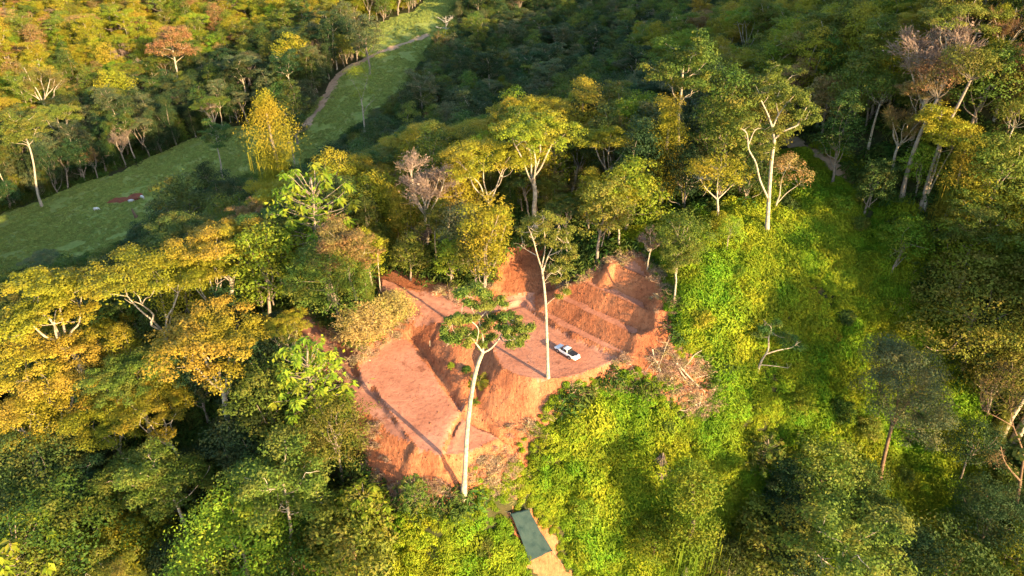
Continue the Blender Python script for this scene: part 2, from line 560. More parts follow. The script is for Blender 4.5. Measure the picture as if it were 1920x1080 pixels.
for k, (nm, mt, lb) in {0: ('ground', M_FLOOR, 'wooded hillside ground under the trees and undergrowth'), 1: ('pasture', M_PAST, 'shaded green pasture rolling along the ridge beyond the clearing'),
                        4: ('clearing_ground', M_EARTH, 'bare red earth pads, banks and terraces of the clearing'), 5: ('dirt_road', M_ROAD, 'red dirt road running through the clearing'), 7: ('earth_pad_ground', M_PAD, 'levelled pinkish earth of the pads and terrace treads')}.items():
    q = QQ[REG == k]
    u, inv = np.unique(q.ravel(), return_inverse=True)
    me = mesh_quads(nm, VV[u], inv.reshape(-1, 4), True, [mt])
    tag(link(nm, me), lb, None, None, 'structure')


def drape(name, field, x0, x1, y0, y1, res, off, mat, label):
    """a thin worn patch lying on the hillside, cut to the shape where field(x, y) is below zero"""
    xs, ys = np.arange(x0, x1, res), np.arange(y0, y1, res)
    X, Y = np.meshgrid(xs, ys)
    Z = hgt(X, Y) + off
    f = field(X, Y)
    c = (f[1:, 1:] + f[:-1, :-1] + f[1:, :-1] + f[:-1, 1:]) < 0
    j, i = np.nonzero(c)
    n = len(xs)
    q = np.stack([j * n + i, j * n + i + 1, (j + 1) * n + i + 1, (j + 1) * n + i], -1)
    u, inv = np.unique(q.ravel(), return_inverse=True)
    me = mesh_quads(name, np.stack([X, Y, Z], -1).reshape(-1, 3)[u], inv.reshape(-1, 4), True, [mat])
    return tag(link(name, me), label, None, None, 'structure')


def box_of(P, m):
    P = np.asarray(P)[:, :2]
    return P[:, 0].min() - m, P[:, 0].max() + m, P[:, 1].min() - m, P[:, 1].max() + m


drape('pasture_path', lambda X, Y: line_d(TRACK, X, Y) + fbm(X, Y, 4, 61, 3) * 1.8 - 2.7, *box_of(TRACK, 6), .5, .12, M_TRACK, 'worn brown track climbing through the pasture')
drape('spur_path', lambda X, Y: line_d(SPUR, X, Y) + fbm(X, Y, 3, 62, 3) * 1.6 - 1.2, *box_of(SPUR, 5), .4, .08, M_TRACK, 'reddish dirt footpath on the crest of the grassy spur')
drape('cut_earth_patch', lambda X, Y: sdf(SCAR, X, Y) + fbm(X, Y, 2, 63, 3) * 1.0, *box_of(SCAR, 3), .4, .12, M_SCAR, 'small red earth cut beside the cattle on the pasture')
TYRE = [[(938, 588), (965, 590), (1000, 615), (1030, 640), (1048, 652)], [(946, 580), (975, 583), (1012, 607), (1042, 631), (1060, 645)], [(1070, 690), (1040, 695), (1000, 680), (965, 645), (950, 600)],
        [(1082, 683), (1045, 684), (1010, 668), (978, 638), (962, 598)]]
for k, tr in enumerate(TYRE):
    L_ = [at(a, b)[:2] for a, b in tr]
    drape('tyre_track_path', lambda X, Y: line_d(L_, X, Y) + fbm(X, Y, 1.2, 64, 2) * .26 - .12, *box_of(L_, 1), .12, .02, M_ROAD, 'faint pair of tyre tracks pressed into the levelled red earth')

# ------------------------------------------------------------------ leaf and bark materials
def leaf_mat(name, c1, c2, c3=None, tint=0.0, patch_scale=.35, hue=.03, val=.45, trans=.28, attr=False):
    """c1..c2 vary from leaf to leaf, c3 comes in patches (young or flowering shoots), each tree differs a little"""
    m, nt, out = mat_new(name)
    geo = nt.nodes.new('ShaderNodeNewGeometry')
    r = ramp(nt, [(.0, c1), (1.0, c2)])
    nt.links.new(geo.outputs['Random Per Island'], r.inputs[0])
    c = r.outputs[0]
    if c3:
        n = noise_tex(nt, patch_scale, 3, .6)
        rr = ramp(nt, [(.5 - tint * .35, (0, 0, 0)), (.62 - tint * .35, (1, 1, 1))])
        nt.links.new(n.outputs[0], rr.inputs[0])
        c = mixc(nt, rr.outputs[0], c, c3)
    if attr:
        oi = nt.nodes.new('ShaderNodeAttribute')
        oi.attribute_name = 'plant'
        rnd = oi.outputs['Fac']
    else:
        oi = nt.nodes.new('ShaderNodeObjectInfo')
        rnd = oi.outputs['Random']
    hs = nt.nodes.new('ShaderNodeHueSaturation')
    mh = nt.nodes.new('ShaderNodeMapRange')
    mh.inputs[3].default_value = .5 - hue
    mh.inputs[4].default_value = .5 + hue
    nt.links.new(rnd, mh.inputs[0])
    nt.links.new(mh.outputs[0], hs.inputs['Hue'])
    mul = nt.nodes.new('ShaderNodeMath')
    mul.operation = 'MULTIPLY'
    mul.inputs[1].default_value = 7.31
    fr = nt.nodes.new('ShaderNodeMath')
    fr.operation = 'FRACT'
    nt.links.new(rnd, mul.inputs[0])
    nt.links.new(mul.outputs[0], fr.inputs[0])
    mv = nt.nodes.new('ShaderNodeMapRange')
    mv.inputs[3].default_value = 1 - val * .55
    mv.inputs[4].default_value = 1 + val * .55
    nt.links.new(fr.outputs[0], mv.inputs[0])
    nt.links.new(mv.outputs[0], hs.inputs['Value'])
    nt.links.new(c, hs.inputs['Color'])
    b = nt.nodes.new('ShaderNodeBsdfPrincipled')
    b.inputs['Roughness'].default_value = .6
    b.inputs['Specular IOR Level'].default_value = .12
    nt.links.new(hs.outputs[0], b.inputs['Base Color'])
    t = nt.nodes.new('ShaderNodeBsdfTranslucent')
    nt.links.new(hs.outputs[0], t.inputs[0])
    mx = nt.nodes.new('ShaderNodeMixShader')
    mx.inputs[0].default_value = trans
    nt.links.new(b.outputs[0], mx.inputs[1])
    nt.links.new(t.outputs[0], mx.inputs[2])
    nt.links.new(mx.outputs[0], out.inputs[0])
    return m


def bark_mat(name, a, b_, scale=3.0):
    m, nt, out = mat_new(name)
    b = nt.nodes.new('ShaderNodeBsdfPrincipled')
    b.inputs['Roughness'].default_value = .85
    b.inputs['Specular IOR Level'].default_value = .15
    n = noise_tex(nt, scale, 5, .7)
    r = ramp(nt, [(.35, a), (.65, b_)])
    nt.links.new(n.outputs[0], r.inputs[0])
    nt.links.new(r.outputs[0], b.inputs['Base Color'])
    bp = nt.nodes.new('ShaderNodeBump')
    bp.inputs['Strength'].default_value = .5
    bp.inputs['Distance'].default_value = .05
    nt.links.new(n.outputs[0], bp.inputs['Height'])
    nt.links.new(bp.outputs[0], b.inputs['Normal'])
    nt.links.new(b.outputs[0], out.inputs[0])
    return m


LM = {
    'gold': leaf_mat('leaf_gold', (.175, .195, .014), (.24, .235, .018), (.27, .22, .02), .1, .16, hue=.012, val=.3),
    'amber': leaf_mat('leaf_amber', (.23, .215, .016), (.29, .255, .022), (.33, .24, .03), .2, .12, hue=.01, val=.25),
    'lime': leaf_mat('leaf_lime', (.10, .18, .012), (.18, .25, .020), (.22, .23, .02), .05, .3),
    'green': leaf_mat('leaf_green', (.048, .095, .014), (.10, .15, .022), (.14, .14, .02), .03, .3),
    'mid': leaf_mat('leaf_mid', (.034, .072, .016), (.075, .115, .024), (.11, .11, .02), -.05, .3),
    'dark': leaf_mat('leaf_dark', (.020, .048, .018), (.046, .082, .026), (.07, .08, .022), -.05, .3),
    'olive': leaf_mat('leaf_olive', (.075, .11, .016), (.145, .18, .024), (.17, .165, .028), .05, .4),
    'grey': leaf_mat('leaf_grey', (.060, .090, .038), (.105, .13, .055), (.14, .13, .05), .05, .4),
    'tan': leaf_mat('leaf_tan', (.16, .135, .04), (.26, .195, .065), (.27, .15, .06), .15, .4),
    'rust': leaf_mat('leaf_rust', (.15, .10, .04), (.23, .15, .06), (.15, .14, .03), .1, .35),
    'emergent': leaf_mat('leaf_emergent', (.06, .105, .015), (.14, .18, .024), (.18, .18, .03), .1, .4, val=.1),
    'plume': leaf_mat('leaf_plume', (.33, .27, .08), (.48, .38, .13), (.36, .33, .08), .0, .4, val=.15),
    'pink': leaf_mat('twig_pink', (.17, .12, .09), (.28, .20, .155), None),
    'under': leaf_mat('leaf_under', (.035, .075, .014), (.085, .13, .02), (.11, .11, .02), 0, .1, val=.5),
    'turf': leaf_mat('leaf_turf', (.20, .265, .055), (.29, .34, .085), (.32, .30, .085), 0, .05, hue=.02, val=.5),
}
BK = {'pale': bark_mat('bark_pale', (.21, .17, .12), (.46, .40, .30), 2.2), 'grey': bark_mat('bark_grey', (.16, .13, .10), (.28, .23, .18), 1.5),
      'brown': bark_mat('bark_brown', (.10, .065, .04), (.20, .13, .08), 1.5), 'white': bark_mat('bark_white', (.45, .40, .34), (.62, .56, .48), 1.5)}


# ------------------------------------------------------------------ growing foliage and wood
def unit(v):
    return v / (np.linalg.norm(v, axis=-1, keepdims=True) + 1e-9)


def leaf_quads(rng, C, NRM, L, Wd, T=None, fold=0.0):
    """one diamond leaf at each centre C, facing NRM"""
    n = len(C)
    L = L * rng.uniform(.5, 1.5, (n, 1))
    NRM = unit(NRM)
    if T is None:
        T = rng.normal(size=(n, 3))
    T = unit(T - (T * NRM).sum(1, keepdims=True) * NRM)
    B = np.cross(NRM, T)
    w = L * Wd / L.mean() * .5 if np.isscalar(Wd) else Wd
    V = np.stack([C - T * L * .5, C + B * w - T * L * .08, C + T * L * .5 - NRM * L * fold, C - B * w - T * L * .08], 1)
    Q = np.arange(n * 4).reshape(-1, 4)
    return V.reshape(-1, 3), Q


def clumps(rng, mb, CEN, RAD, n, L, Wd, up=.15, jit=.33, low=-.25, fold=.12):
    """n leaves on and in each ellipsoid clump, most of them on the upper side"""
    n, L, Wd = int(n * 1.75), L * .72, Wd * .72
    CEN = np.asarray(CEN, float).reshape(-1, 3)
    RAD = np.asarray(RAD, float)
    if RAD.ndim == 1:
        RAD = RAD[:, None] if len(RAD) == len(CEN) else np.broadcast_to(RAD, CEN.shape)
    k = len(CEN)
    d = unit(rng.normal(size=(k, n, 3)))
    flip = (d[..., 2] < low) & (rng.random((k, n)) < .8)
    d[..., 2] = np.where(flip, -d[..., 2], d[..., 2])
    f = 1 - .5 * rng.random((k, n, 1))**2.2
    P = CEN[:, None] + d * f * RAD[:, None] * rng.uniform(.78, 1.28, (k, n, 1)) + rng.normal(size=(k, n, 3)) * .09
    nr = unit(d / np.maximum(RAD[:, None], .05)) + np.array([0, 0, up]) + rng.normal(size=(k, n, 3)) * jit
    V, Q = leaf_quads(rng, P.reshape(-1, 3), nr.reshape(-1, 3), L, Wd, fold=fold)
    mb.add(V, Q)


def bough(rng, mb, a, b, r0, r1, lift=.2, wob=.06, n=6, s=5):
    """a limb from a to b that leaves flat and turns up"""
    a, b = np.asarray(a, float), np.asarray(b, float)
    L = np.linalg.norm(b - a)
    m1 = a + (b - a) * .35 + np.array([0, 0, -lift * L * .4]) + rng.normal(size=3) * wob * L
    m2 = a + (b - a) * .7 + np.array([0, 0, -lift * L * .25]) + rng.normal(size=3) * wob * L
    P = curve_pts([a, m1, m2, b], n=max(2, n // 3 + 1))
    mb.tube(P, np.linspace(r0, r1, len(P)), s, cap=False)
    return P


def trunk_path(rng, H, lean, r0, r1, mb, k=7, s=8, wig=.012):
    t = np.linspace(0, 1, k)
    off = np.cumsum(rng.normal(size=(k, 2)) * wig * H, axis=0)
    P = np.c_[lean[0] * t**1.3 + off[:, 0] - off[0, 0], lean[1] * t**1.3 + off[:, 1] - off[0, 1], t * H]
    P[0, 2] = -1.2
    R = r0 + (r1 - r0) * t**.8
    R[0] *= 1.5
    mb.tube(curve_pts(P, 2), np.interp(np.linspace(0, 1, 2 * (k - 1) + 1), t, R), s, cap=False)
    return P


def umbrella(seed, H=19, R=6.8, fork=.5, dens=1.0):
    rng = np.random.default_rng(seed)
    w, c = MB(), MB()
    zf = H * fork
    tp = trunk_path(rng, zf, rng.normal(size=2) * .8, .36, .26, w)[-1]
    n = 13
    i = np.arange(n)
    a = i * 2.39996 + rng.uniform(0, 6)
    rr = R * .86 * np.sqrt((i + .4) / n)
    pads = np.c_[np.cos(a) * rr, np.sin(a) * rr * rng.uniform(.8, 1), H - 1.2 - .30 * R * (rr / R)**2 * 1.6 + rng.normal(size=n) * .65] + np.r_[tp[:2], 0]
    prim = []
    for q in range(5):
        an = q * 2 * PI / 5 + rng.uniform(-.4, .4)
        e = tp + np.array([math.cos(an) * R * .38, math.sin(an) * R * .38, (H - zf) * .52])
        P = bough(rng, w, tp - [0, 0, rng.uniform(0, 1.5)], e, .15, .08, .1, .04)
        prim.append(e)
    prim = np.array(prim)
    for p in pads:
        q = prim[np.argmin(((prim - p)**2).sum(1))]
        bough(rng, w, q, p - [0, 0, .5], .07, .025, .1, .05, s=4)
        pr = R * .27 * rng.uniform(.8, 1.25)
        m = 11
        d = unit(rng.normal(size=(m, 3)))
        d[:, 2] = np.abs(d[:, 2]) * .55
        sc = p + d * np.array([pr, pr, pr * .62])
        clumps(rng, c, sc, np.c_[np.full(m, pr * .44), np.full(m, pr * .44), np.full(m, pr * .28)] * rng.uniform(.75, 1.2, (m, 1)), int(74 * dens), .31, .18, up=.22, jit=.32, low=-.1)
        clumps(rng, c, [p - [0, 0, .15]], [[pr * .9, pr * .9, pr * .3]], 30, .42, .24)
    return w.mesh('trunk', True), c.mesh('crown')


def rounded(seed, H=16, R=4.6, low=.28, n=46, leaf=.46, lump=.33, dens=70, stem=.26, droop=0.0):
    rng = np.random.default_rng(seed)
    w, c = MB(), MB()
    zl = H * low
    zc, rz = (H + zl) / 2, (H - zl) / 2
    tp = trunk_path(rng, zc, rng.normal(size=2) * .5, stem, stem * .5, w)
    top = tp[-1]
    i = np.arange(n)
    u = 1 - (i + .5) / n * 1.62
    a = i * 2.39996 + rng.uniform(0, 6)
    s_ = np.sqrt(np.clip(1 - u * u, 0, 1))
    lob = .72 + .28 * np.sin(a * 2 + rng.uniform(0, 6)) * np.sin(u * 4 + rng.uniform(0, 6)) + rng.uniform(-.12, .18, n)
    P = np.c_[np.cos(a) * s_ * R * lob, np.sin(a) * s_ * R * lob, zc + u * rz * np.clip(lob + .15, .6, 1.05)] * 1.0
    P[:, :2] += top[:2]
    Rr = R * lump * rng.uniform(.65, 1.3, n)
    clumps(rng, c, P, np.c_[Rr, Rr, Rr * .72], dens, leaf, leaf * .58, up=.12 - droop, fold=.15 + droop * .3)
    clumps(rng, c, [[top[0], top[1], zc]], [[R * .6, R * .6, rz * .7]], 120, leaf * 1.3, leaf * .8)
    for q in P[rng.permutation(n)[:9]]:
        bough(rng, w, [top[0] * .8, top[1] * .8, rng.uniform(zl * .8, zc)], q, stem * .4, .03, .1, s=4)
    return w.mesh('trunk', True), c.mesh('crown')


def column(seed, H=15, R=2.3, leaf=.26, start=.24):
    """a trunk wrapped and hung with climbers"""
    rng = np.random.default_rng(seed)
    w, c = MB(), MB()
    tp = trunk_path(rng, H * .92, rng.normal(size=2) * .7, .28, .12, w)
    n = 40
    t = np.linspace(start, 1, n)
    a = np.arange(n) * 2.4 + rng.uniform(0, 6)
    prof = R * (.55 + .45 * np.sin(np.clip((t - start + .12) / (1.24 - start), 0, 1) * PI)**.55) * (.75 + .35 * np.sin(t * 17 + rng.uniform(0, 6)))
    P = np.c_[np.cos(a) * prof * .55, np.sin(a) * prof * .55, t * H]
    P[:, 0] += np.interp(t * H, tp[:, 2], tp[:, 0])
    P[:, 1] += np.interp(t * H, tp[:, 2], tp[:, 1])
    Rr = prof * rng.uniform(.45, .75, n)
    clumps(rng, c, P, np.c_[Rr, Rr, Rr * 1.1], 170, leaf, leaf * .55, up=.1, jit=.5, fold=.3)
    k = 260                                              # hanging strands
    q = P[rng.integers(0, n // 2, k)] + rng.normal(size=(k, 3)) * [.9, .9, .5]
    L = rng.uniform(.8, 2.6, (k, 1))
    aa = rng.uniform(0, 6.28, k)
    side = np.c_[np.cos(aa), np.sin(aa), np.zeros(k)] * .035
    V = np.stack([q - side, q + side, q + side * .5 - np.c_[np.zeros((k, 2)), L], q - side * .5 - np.c_[np.zeros((k, 2)), L]], 1)
    c.add(V, np.arange(k * 4).reshape(-1, 4))
    return w.mesh('trunk', True), c.mesh('crown')


def spreading(seed, H=22, R=5.2, first=.55, limbs=10, leaf=.4, dens=46, r0=.3, sub=5):
    """tall bare trunk, open crown of leaf clusters on long limbs"""
    rng = np.random.default_rng(seed)
    w, c = MB(), MB()
    tp = trunk_path(rng, H * .86, rng.normal(size=2) * 1.0, r0, .12, w, 8)
    for q in range(limbs):
        z = H * (first + (.86 - first) * (q + rng.uniform(0, .8)) / limbs)
        b = np.array([np.interp(z, tp[:, 2], tp[:, 0]), np.interp(z, tp[:, 2], tp[:, 1]), z])
        an = q * 2.4 + rng.uniform(-.4, .4)
        rr = R * rng.uniform(.55, 1) * (1 - .35 * q / limbs)
        e = b + [math.cos(an) * rr, math.sin(an) * rr, H * rng.uniform(.1, .2)]
        P = bough(rng, w, b, e, .09, .03, .12, .05, 9)
        for k in range(sub):
            m = P[rng.integers(len(P) // 2, len(P))]
            t2 = m + unit(rng.normal(size=3) * [1, 1, .35] + [math.cos(an) * .5, math.sin(an) * .5, .45]) * R * rng.uniform(.18, .4)
            bough(rng, w, m, t2, .05, .02, .05, .05, 4, 4)
            cc = t2 + rng.normal(size=(4, 3)) * [.75, .75, .28]
            clumps(rng, c, cc, np.c_[rng.uniform(.75, 1.25, 4), rng.uniform(.75, 1.25, 4), rng.uniform(.4, .65, 4)], dens, leaf, leaf * .55, up=.15)
    top = tp[-1] + rng.normal(size=(10, 3)) * [R * .26, R * .26, .7] + [0, 0, .5]
    clumps(rng, c, top, [[1.15, 1.15, .7]] * 10, dens, leaf, leaf * .55, up=.15)
    return w.mesh('trunk', True), c.mesh('crown')


def twiggy(seed, H=17, R=4.6, fork=.42, n_tw=2600, leaves=500):
    """half bare crown: a fan of pale limbs ending in a haze of fine twigs"""
    rng = np.random.default_rng(seed)
    w, c = MB(), MB()
    tp = trunk_path(rng, H * fork, rng.normal(size=2) * .5, .26, .2, w)[-1]
    ends = []
    for q in range(7):
        an = q * 2.4 + rng.uniform(-.3, .3)
        rr = R * rng.uniform(.25, .95)
        e = tp + [math.cos(an) * rr, math.sin(an) * rr, H * (1 - fork) * rng.uniform(.55, .8) * (1.1 - .35 * rr / R)]
        P = bough(rng, w, tp - [0, 0, rng.uniform(0, 1)], e, .15, .05, .1, .04, 9)
        for k in range(6):
            m = P[rng.integers(len(P) // 2, len(P))]
            t2 = m + unit(rng.normal(size=3) * [.8, .8, .3] + unit(e - tp) * .9 + [0, 0, .3]) * R * rng.uniform(.25, .5)
            bough(rng, w, m, t2, .045, .015, .05, .05, 4, 3)
            ends.append((m, t2))
    ends = np.array(ends)
    k = rng.integers(0, len(ends), n_tw)
    f = rng.uniform(.35, 1.05, (n_tw, 1))
    p = ends[k, 0] + (ends[k, 1] - ends[k, 0]) * f + rng.normal(size=(n_tw, 3)) * .22
    d = unit(unit(ends[k, 1] - ends[k, 0]) + rng.normal(size=(n_tw, 3)) * .6 + [0, 0, .25]) * rng.uniform(.5, 1.3, (n_tw, 1))
    s = unit(np.cross(d, rng.normal(size=(n_tw, 3)))) * .03
    V = np.stack([p - s, p + s, p + d + s * .4, p + d - s * .4], 1)
    c.add(V, np.arange(n_tw * 4).reshape(-1, 4))
    q = ends[rng.integers(0, len(ends), leaves), 1] + rng.normal(size=(leaves, 3)) * .6
    c.add(*leaf_quads(rng, q, rng.normal(size=(leaves, 3)) + [0, 0, .6], .32, .18))
    return w.mesh('trunk', True), c.mesh('crown')


def tiered(seed, H=15, R=4.4, n=46, leaf=.74):
    """large lobed leaves in rosettes on a few candelabra limbs"""
    rng = np.random.default_rng(seed)
    w, c = MB(), MB()
    tp = trunk_path(rng, H * .9, rng.normal(size=2) * .5, .2, .09, w)
    for q in range(n):
        z = H * (.42 + .56 * (q + .5) / n)
        an = q * 2.4 + rng.uniform(-.4, .4)
        rr = R * math.sqrt(max(.03, 1 - ((z / H - .42) / .6)**2.2)) * rng.uniform(.55, 1)
        b = np.array([np.interp(z * .82, tp[:, 2], tp[:, 0]), np.interp(z * .82, tp[:, 2], tp[:, 1]), z * .82])
        leaf_ = leaf * rng.uniform(.75, 1.2)
        e = b + [math.cos(an) * rr, math.sin(an) * rr, z * .18]
        bough(rng, w, b, e, .06, .025, .1, .03, 5, 4)
        for tier in range(2):
            k = 9
            a = np.arange(k) * 2 * PI / k + rng.uniform(0, 6)
            dr = np.c_[np.cos(a), np.sin(a), np.full(k, -.18 - .2 * tier)]
            cc = e + dr * leaf_ * .52 + [0, 0, -.28 * tier] + rng.normal(size=(k, 3)) * .08
            nr = np.c_[np.cos(a) * .35, np.sin(a) * .35, np.ones(k)] + rng.normal(size=(k, 3)) * .2
            c.add(*leaf_quads(rng, cc, nr, leaf_, leaf_ * .42, T=dr, fold=.15))
    q = np.c_[rng.normal(size=(900, 2)) * R * .36, rng.uniform(H * .3, H * .85, 900)]
    c.add(*leaf_quads(rng, q, rng.normal(size=(900, 3)) + [0, 0, .4], .5, .26))
    return w.mesh('trunk', True), c.mesh('crown')


def snag(seed, H=13, R=3.2, n=9):
    rng = np.random.default_rng(seed)
    w, c = MB(), MB()
    tp = trunk_path(rng, H, rng.normal(size=2) * .5, .22, .05, w)
    for q in range(n):
        z = H * rng.uniform(.4, .9)
        b = np.array([np.interp(z, tp[:, 2], tp[:, 0]), np.interp(z, tp[:, 2], tp[:, 1]), z])
        an = q * 2.4 + rng.uniform(-.5, .5)
        e = b + [math.cos(an) * R * rng.uniform(.5, 1), math.sin(an) * R * rng.uniform(.5, 1), rng.uniform(.2, 1.8)]
        P = bough(rng, w, b, e, .08, .025, .08, .06, 6, 4)
        for k in range(3):
            m = P[rng.integers(len(P) // 2, len(P))]
            c.tube(curve_pts([m, m + unit(rng.normal(size=3) + [0, 0, .4]) * rng.uniform(.6, 1.5)], 3), [.03, .02, .012], 3, False)
    return w.mesh('trunk', True), c.mesh('twigs')


def feathery(seed, H=6.5, R=3.4):
    """many thin stems fanning from the base, plumes of small leaves along them"""
    rng = np.random.default_rng(seed)
    w, c = MB(), MB()
    for q in range(34):
        an = q * 2.4 + rng.uniform(-.3, .3)
        rr = R * math.sqrt((q + .3) / 34)
        e = np.array([math.cos(an) * rr, math.sin(an) * rr, H * (1 - .42 * (rr / R)**2) * rng.uniform(.85, 1.05)])
        P = bough(rng, w, [rng.normal() * .15, rng.normal() * .15, -.3], e, .07, .02, .12, .03, 8, 4)
        k = 210
        f = rng.uniform(.38, 1.05, k) * (len(P) - 1)
        i = np.clip(f.astype(int), 0, len(P) - 2)
        p = P[i] + (P[i + 1] - P[i]) * (f - i)[:, None] + rng.normal(size=(k, 3)) * .36
        T = unit(P[i + 1] - P[i]) + rng.normal(size=(k, 3)) * .6
        c.add(*leaf_quads(rng, p, rng.normal(size=(k, 3)) + [0, 0, .7], .36, .1, T=T, fold=.3))
    return w.mesh('trunk', True), c.mesh('crown')


def palm(seed, H=4.5, R=2.6, n=15):
    rng = np.random.default_rng(seed)
    w, c = MB(), MB()
    tp = trunk_path(rng, H, rng.normal(size=2) * .2, .13, .09, w)[-1]
    for q in range(n):
        an = q * 2.4 + rng.uniform(-.2, .2)
        el = rng.uniform(.1, .9)
        t = np.linspace(0, 1, 9)[:, None]
        dirv = np.array([math.cos(an), math.sin(an), 0])
        P = tp + dirv * R * t * (1.1 - .25 * el) + np.array([0, 0, 1.0]) * (R * .75 * el * t * 1.5 - R * .62 * t**2)
        w.tube(P, np.linspace(.035, .012, 9), 3, False)
        side = np.array([-math.sin(an), math.cos(an), 0])
        for sg in (-1, 1):
            k = 22
            f = np.linspace(.12, 1, k) * 8
            i = np.clip(f.astype(int), 0, 7)
            p = P[i] + (P[i + 1] - P[i]) * (f - i)[:, None]
            l = .62 * np.sin(np.linspace(.35, 2.9, k))[:, None] + .12
            T = unit(side * sg + dirv * .5 + [0, 0, -.25] + rng.normal(size=(k, 3)) * .1)
            c.add(*leaf_quads(rng, p + T * l * .5, np.tile([0, 0, 1.0], (k, 1)) + side * sg * -.3, 1.0, .1, T=T) if False else leaf_quads(rng, p + T * l * .5, np.tile([0, 0, 1.0], (k, 1)) - side * sg * .3, float(l.mean()) * 1.25, .12, T=T))
    return w.mesh('trunk', True), c.mesh('crown')


def rank(me_pair):
    """overall crown height centre and width of a finished plant, for placing it by its crown"""
    V = np.empty(len(me_pair[1].vertices) * 3, np.float32)
    me_pair[1].vertices.foreach_get('co', V)
    V = V.reshape(-1, 3)
    lo, hi = np.percentile(V, 3, axis=0), np.percentile(V, 97, axis=0)
    return {'tr': me_pair[0], 'cr': me_pair[1], 'hc': .5 * (lo[2] + hi[2]), 'w': max(hi[0] - lo[0], hi[1] - lo[1]), 'cx': .5 * (lo[0] + hi[0]), 'cy': .5 * (lo[1] + hi[1]), 'h': hi[2]}


SP = {
    'umbrella': [rank(umbrella(100 + k, H, R, f)) for k, (H, R, f) in enumerate([(18, 6.6, .5), (20, 7.4, .45), (17, 5.8, .55), (21, 6.6, .5), (18, 7.8, .4), (19, 6, .5)])],
    'round': [rank(rounded(200 + k, H, R, lo)) for k, (H, R, lo) in enumerate([(15, 4.4, .25), (17, 4.8, .3), (13, 4.6, .2), (16, 3.8, .25), (18, 5.4, .3), (14, 4, .2)])],
    'broad': [rank(rounded(250 + k, H, R, lo, 112, .42, .25, 88, .34)) for k, (H, R, lo) in enumerate([(20, 7.4, .2), (18, 7, .15), (21, 7.8, .25)])],
    'tall': [rank(rounded(300 + k, H, R, lo, 48, .46, .38)) for k, (H, R, lo) in enumerate([(21, 3.9, .2), (19, 3.4, .15), (23, 4.2, .22), (20, 3.7, .18)])],
    'bigleaf': [rank(rounded(400 + k, H, R, lo, 52, .46, .33, 74, .22, .15)) for k, (H, R, lo) in enumerate([(12, 4.6, .2), (14, 5, .25), (11, 4.2, .15), (13, 5.4, .2)])],
    'column': [rank(column(500 + k, H, R)) for k, (H, R) in enumerate([(15, 2.4), (13, 2.1), (17, 2.8)])] + [rank(column(520, 16, 3.0, .22, .46))],
    'spread': [rank(spreading(600 + k, H, R, f, n)) for k, (H, R, f, n) in enumerate([(22, 5.2, .55, 8), (24, 4.6, .6, 8), (19, 4.8, .5, 9), (26, 5.4, .62, 9)])],
    'twiggy': [rank(twiggy(700 + k, H, R)) for k, (H, R) in enumerate([(17, 4.6), (15, 3.8), (19, 5)])],
    'tiered': [rank(tiered(800 + k, H, R)) for k, (H, R) in enumerate([(15, 4.4), (13, 3.9), (16, 5)])],
    'snag': [rank(snag(900 + k, H, R)) for k, (H, R) in enumerate([(13, 3.2), (16, 3.6)])],
    'feather': [rank(feathery(1000 + k, H, R)) for k, (H, R) in enumerate([(6.5, 3.4), (6, 3)])],
    'palm': [rank(palm(1100 + k, H, R)) for k, (H, R) in enumerate([(4.5, 2.6), (2.2, 2.0)])],
    'shrub': [rank(rounded(1200 + k, H, R, .05, 26, .4, .4, 60, .1)) for k, (H, R) in enumerate([(4.2, 2.3), (3.2, 2.0), (5.2, 2.4)])],
}
KIND = {'umbrella': ('umbrella_tree', 'tree'), 'round': ('broadleaf_tree', 'tree'), 'tall': ('forest_tree', 'tree'), 'broad': ('broad_tree', 'tree'), 'bigleaf': ('large_leaved_tree', 'tree'), 'column': ('vine_draped_tree', 'tree'),
        'spread': ('open_crowned_tree', 'tree'), 'twiggy': ('half_bare_tree', 'tree'), 'tiered': ('candelabra_tree', 'tree'), 'snag': ('dead_tree', 'tree'), 'feather': ('feathery_shrub', 'shrub'),
        'palm': ('fan_palm', 'palm'), 'shrub': ('shrub', 'shrub')}
BARKOF = {'umbrella': 'pale', 'round': 'grey', 'tall': 'grey', 'broad': 'grey', 'bigleaf': 'brown', 'column': 'grey', 'spread': 'pale', 'twiggy': 'pale', 'tiered': 'grey', 'snag': 'white', 'feather': 'grey', 'palm': 'brown', 'shrub': 'brown'}

PLACED = []          # x, y, crown radius
TREES = []           # everything for the labels


def plant(kind, p, scale, rz, leaf, label=None, group=None, var=0, bark=None, squash=1.0, lean=None):
    s = SP[kind][var % len(SP[kind])]
    nm, cat = KIND[kind]
    o = empty(nm, p, rz, scale)
    o.scale = (scale, scale, scale * squash)
    if lean:
        o.rotation_euler = (lean[0], lean[1], rz)
    link('trunk', s['tr'], o, BK[bark or BARKOF[kind]])
    cr = link('twigs' if kind == 'snag' else 'crown', s['cr'], o, BK['white'] if kind == 'snag' else LM[leaf])
    if kind == 'snag': cr['kind'] = 'stuff'
    tag(o, label, cat, group)
    PLACED.append((p[0], p[1], s['w'] * scale * .5))
    TREES.append([o, kind, leaf, p, s, scale, label is not None])
    return o


_n = {}


def put(kind, px, py, wpx, leaf, label, group=None, var=None, bark=None, base=False, squash=.86, rz=None):
    """a plant whose crown centre (or base) is seen at a pixel, wpx pixels wide"""
    if var is None:
        _n[kind] = _n.get(kind, -1) + 1
        var = _n[kind]
    s = SP[kind][var % len(SP[kind])]
    sc = 1.0
    for _ in range(4):
        p = at(px, py, 0 if base else s['hc'] * sc * squash)
        d = np.linalg.norm(p + [0, 0, s['hc'] * sc] - CAM)
        sc = float(np.clip(wpx * d / F / s['w'], .25, 2.2))
    return plant(kind, p, sc, _rz.uniform(0, 6.28) if rz is None else rz, leaf, label, group, var, bark, squash)


_rz = np.random.default_rng(77)


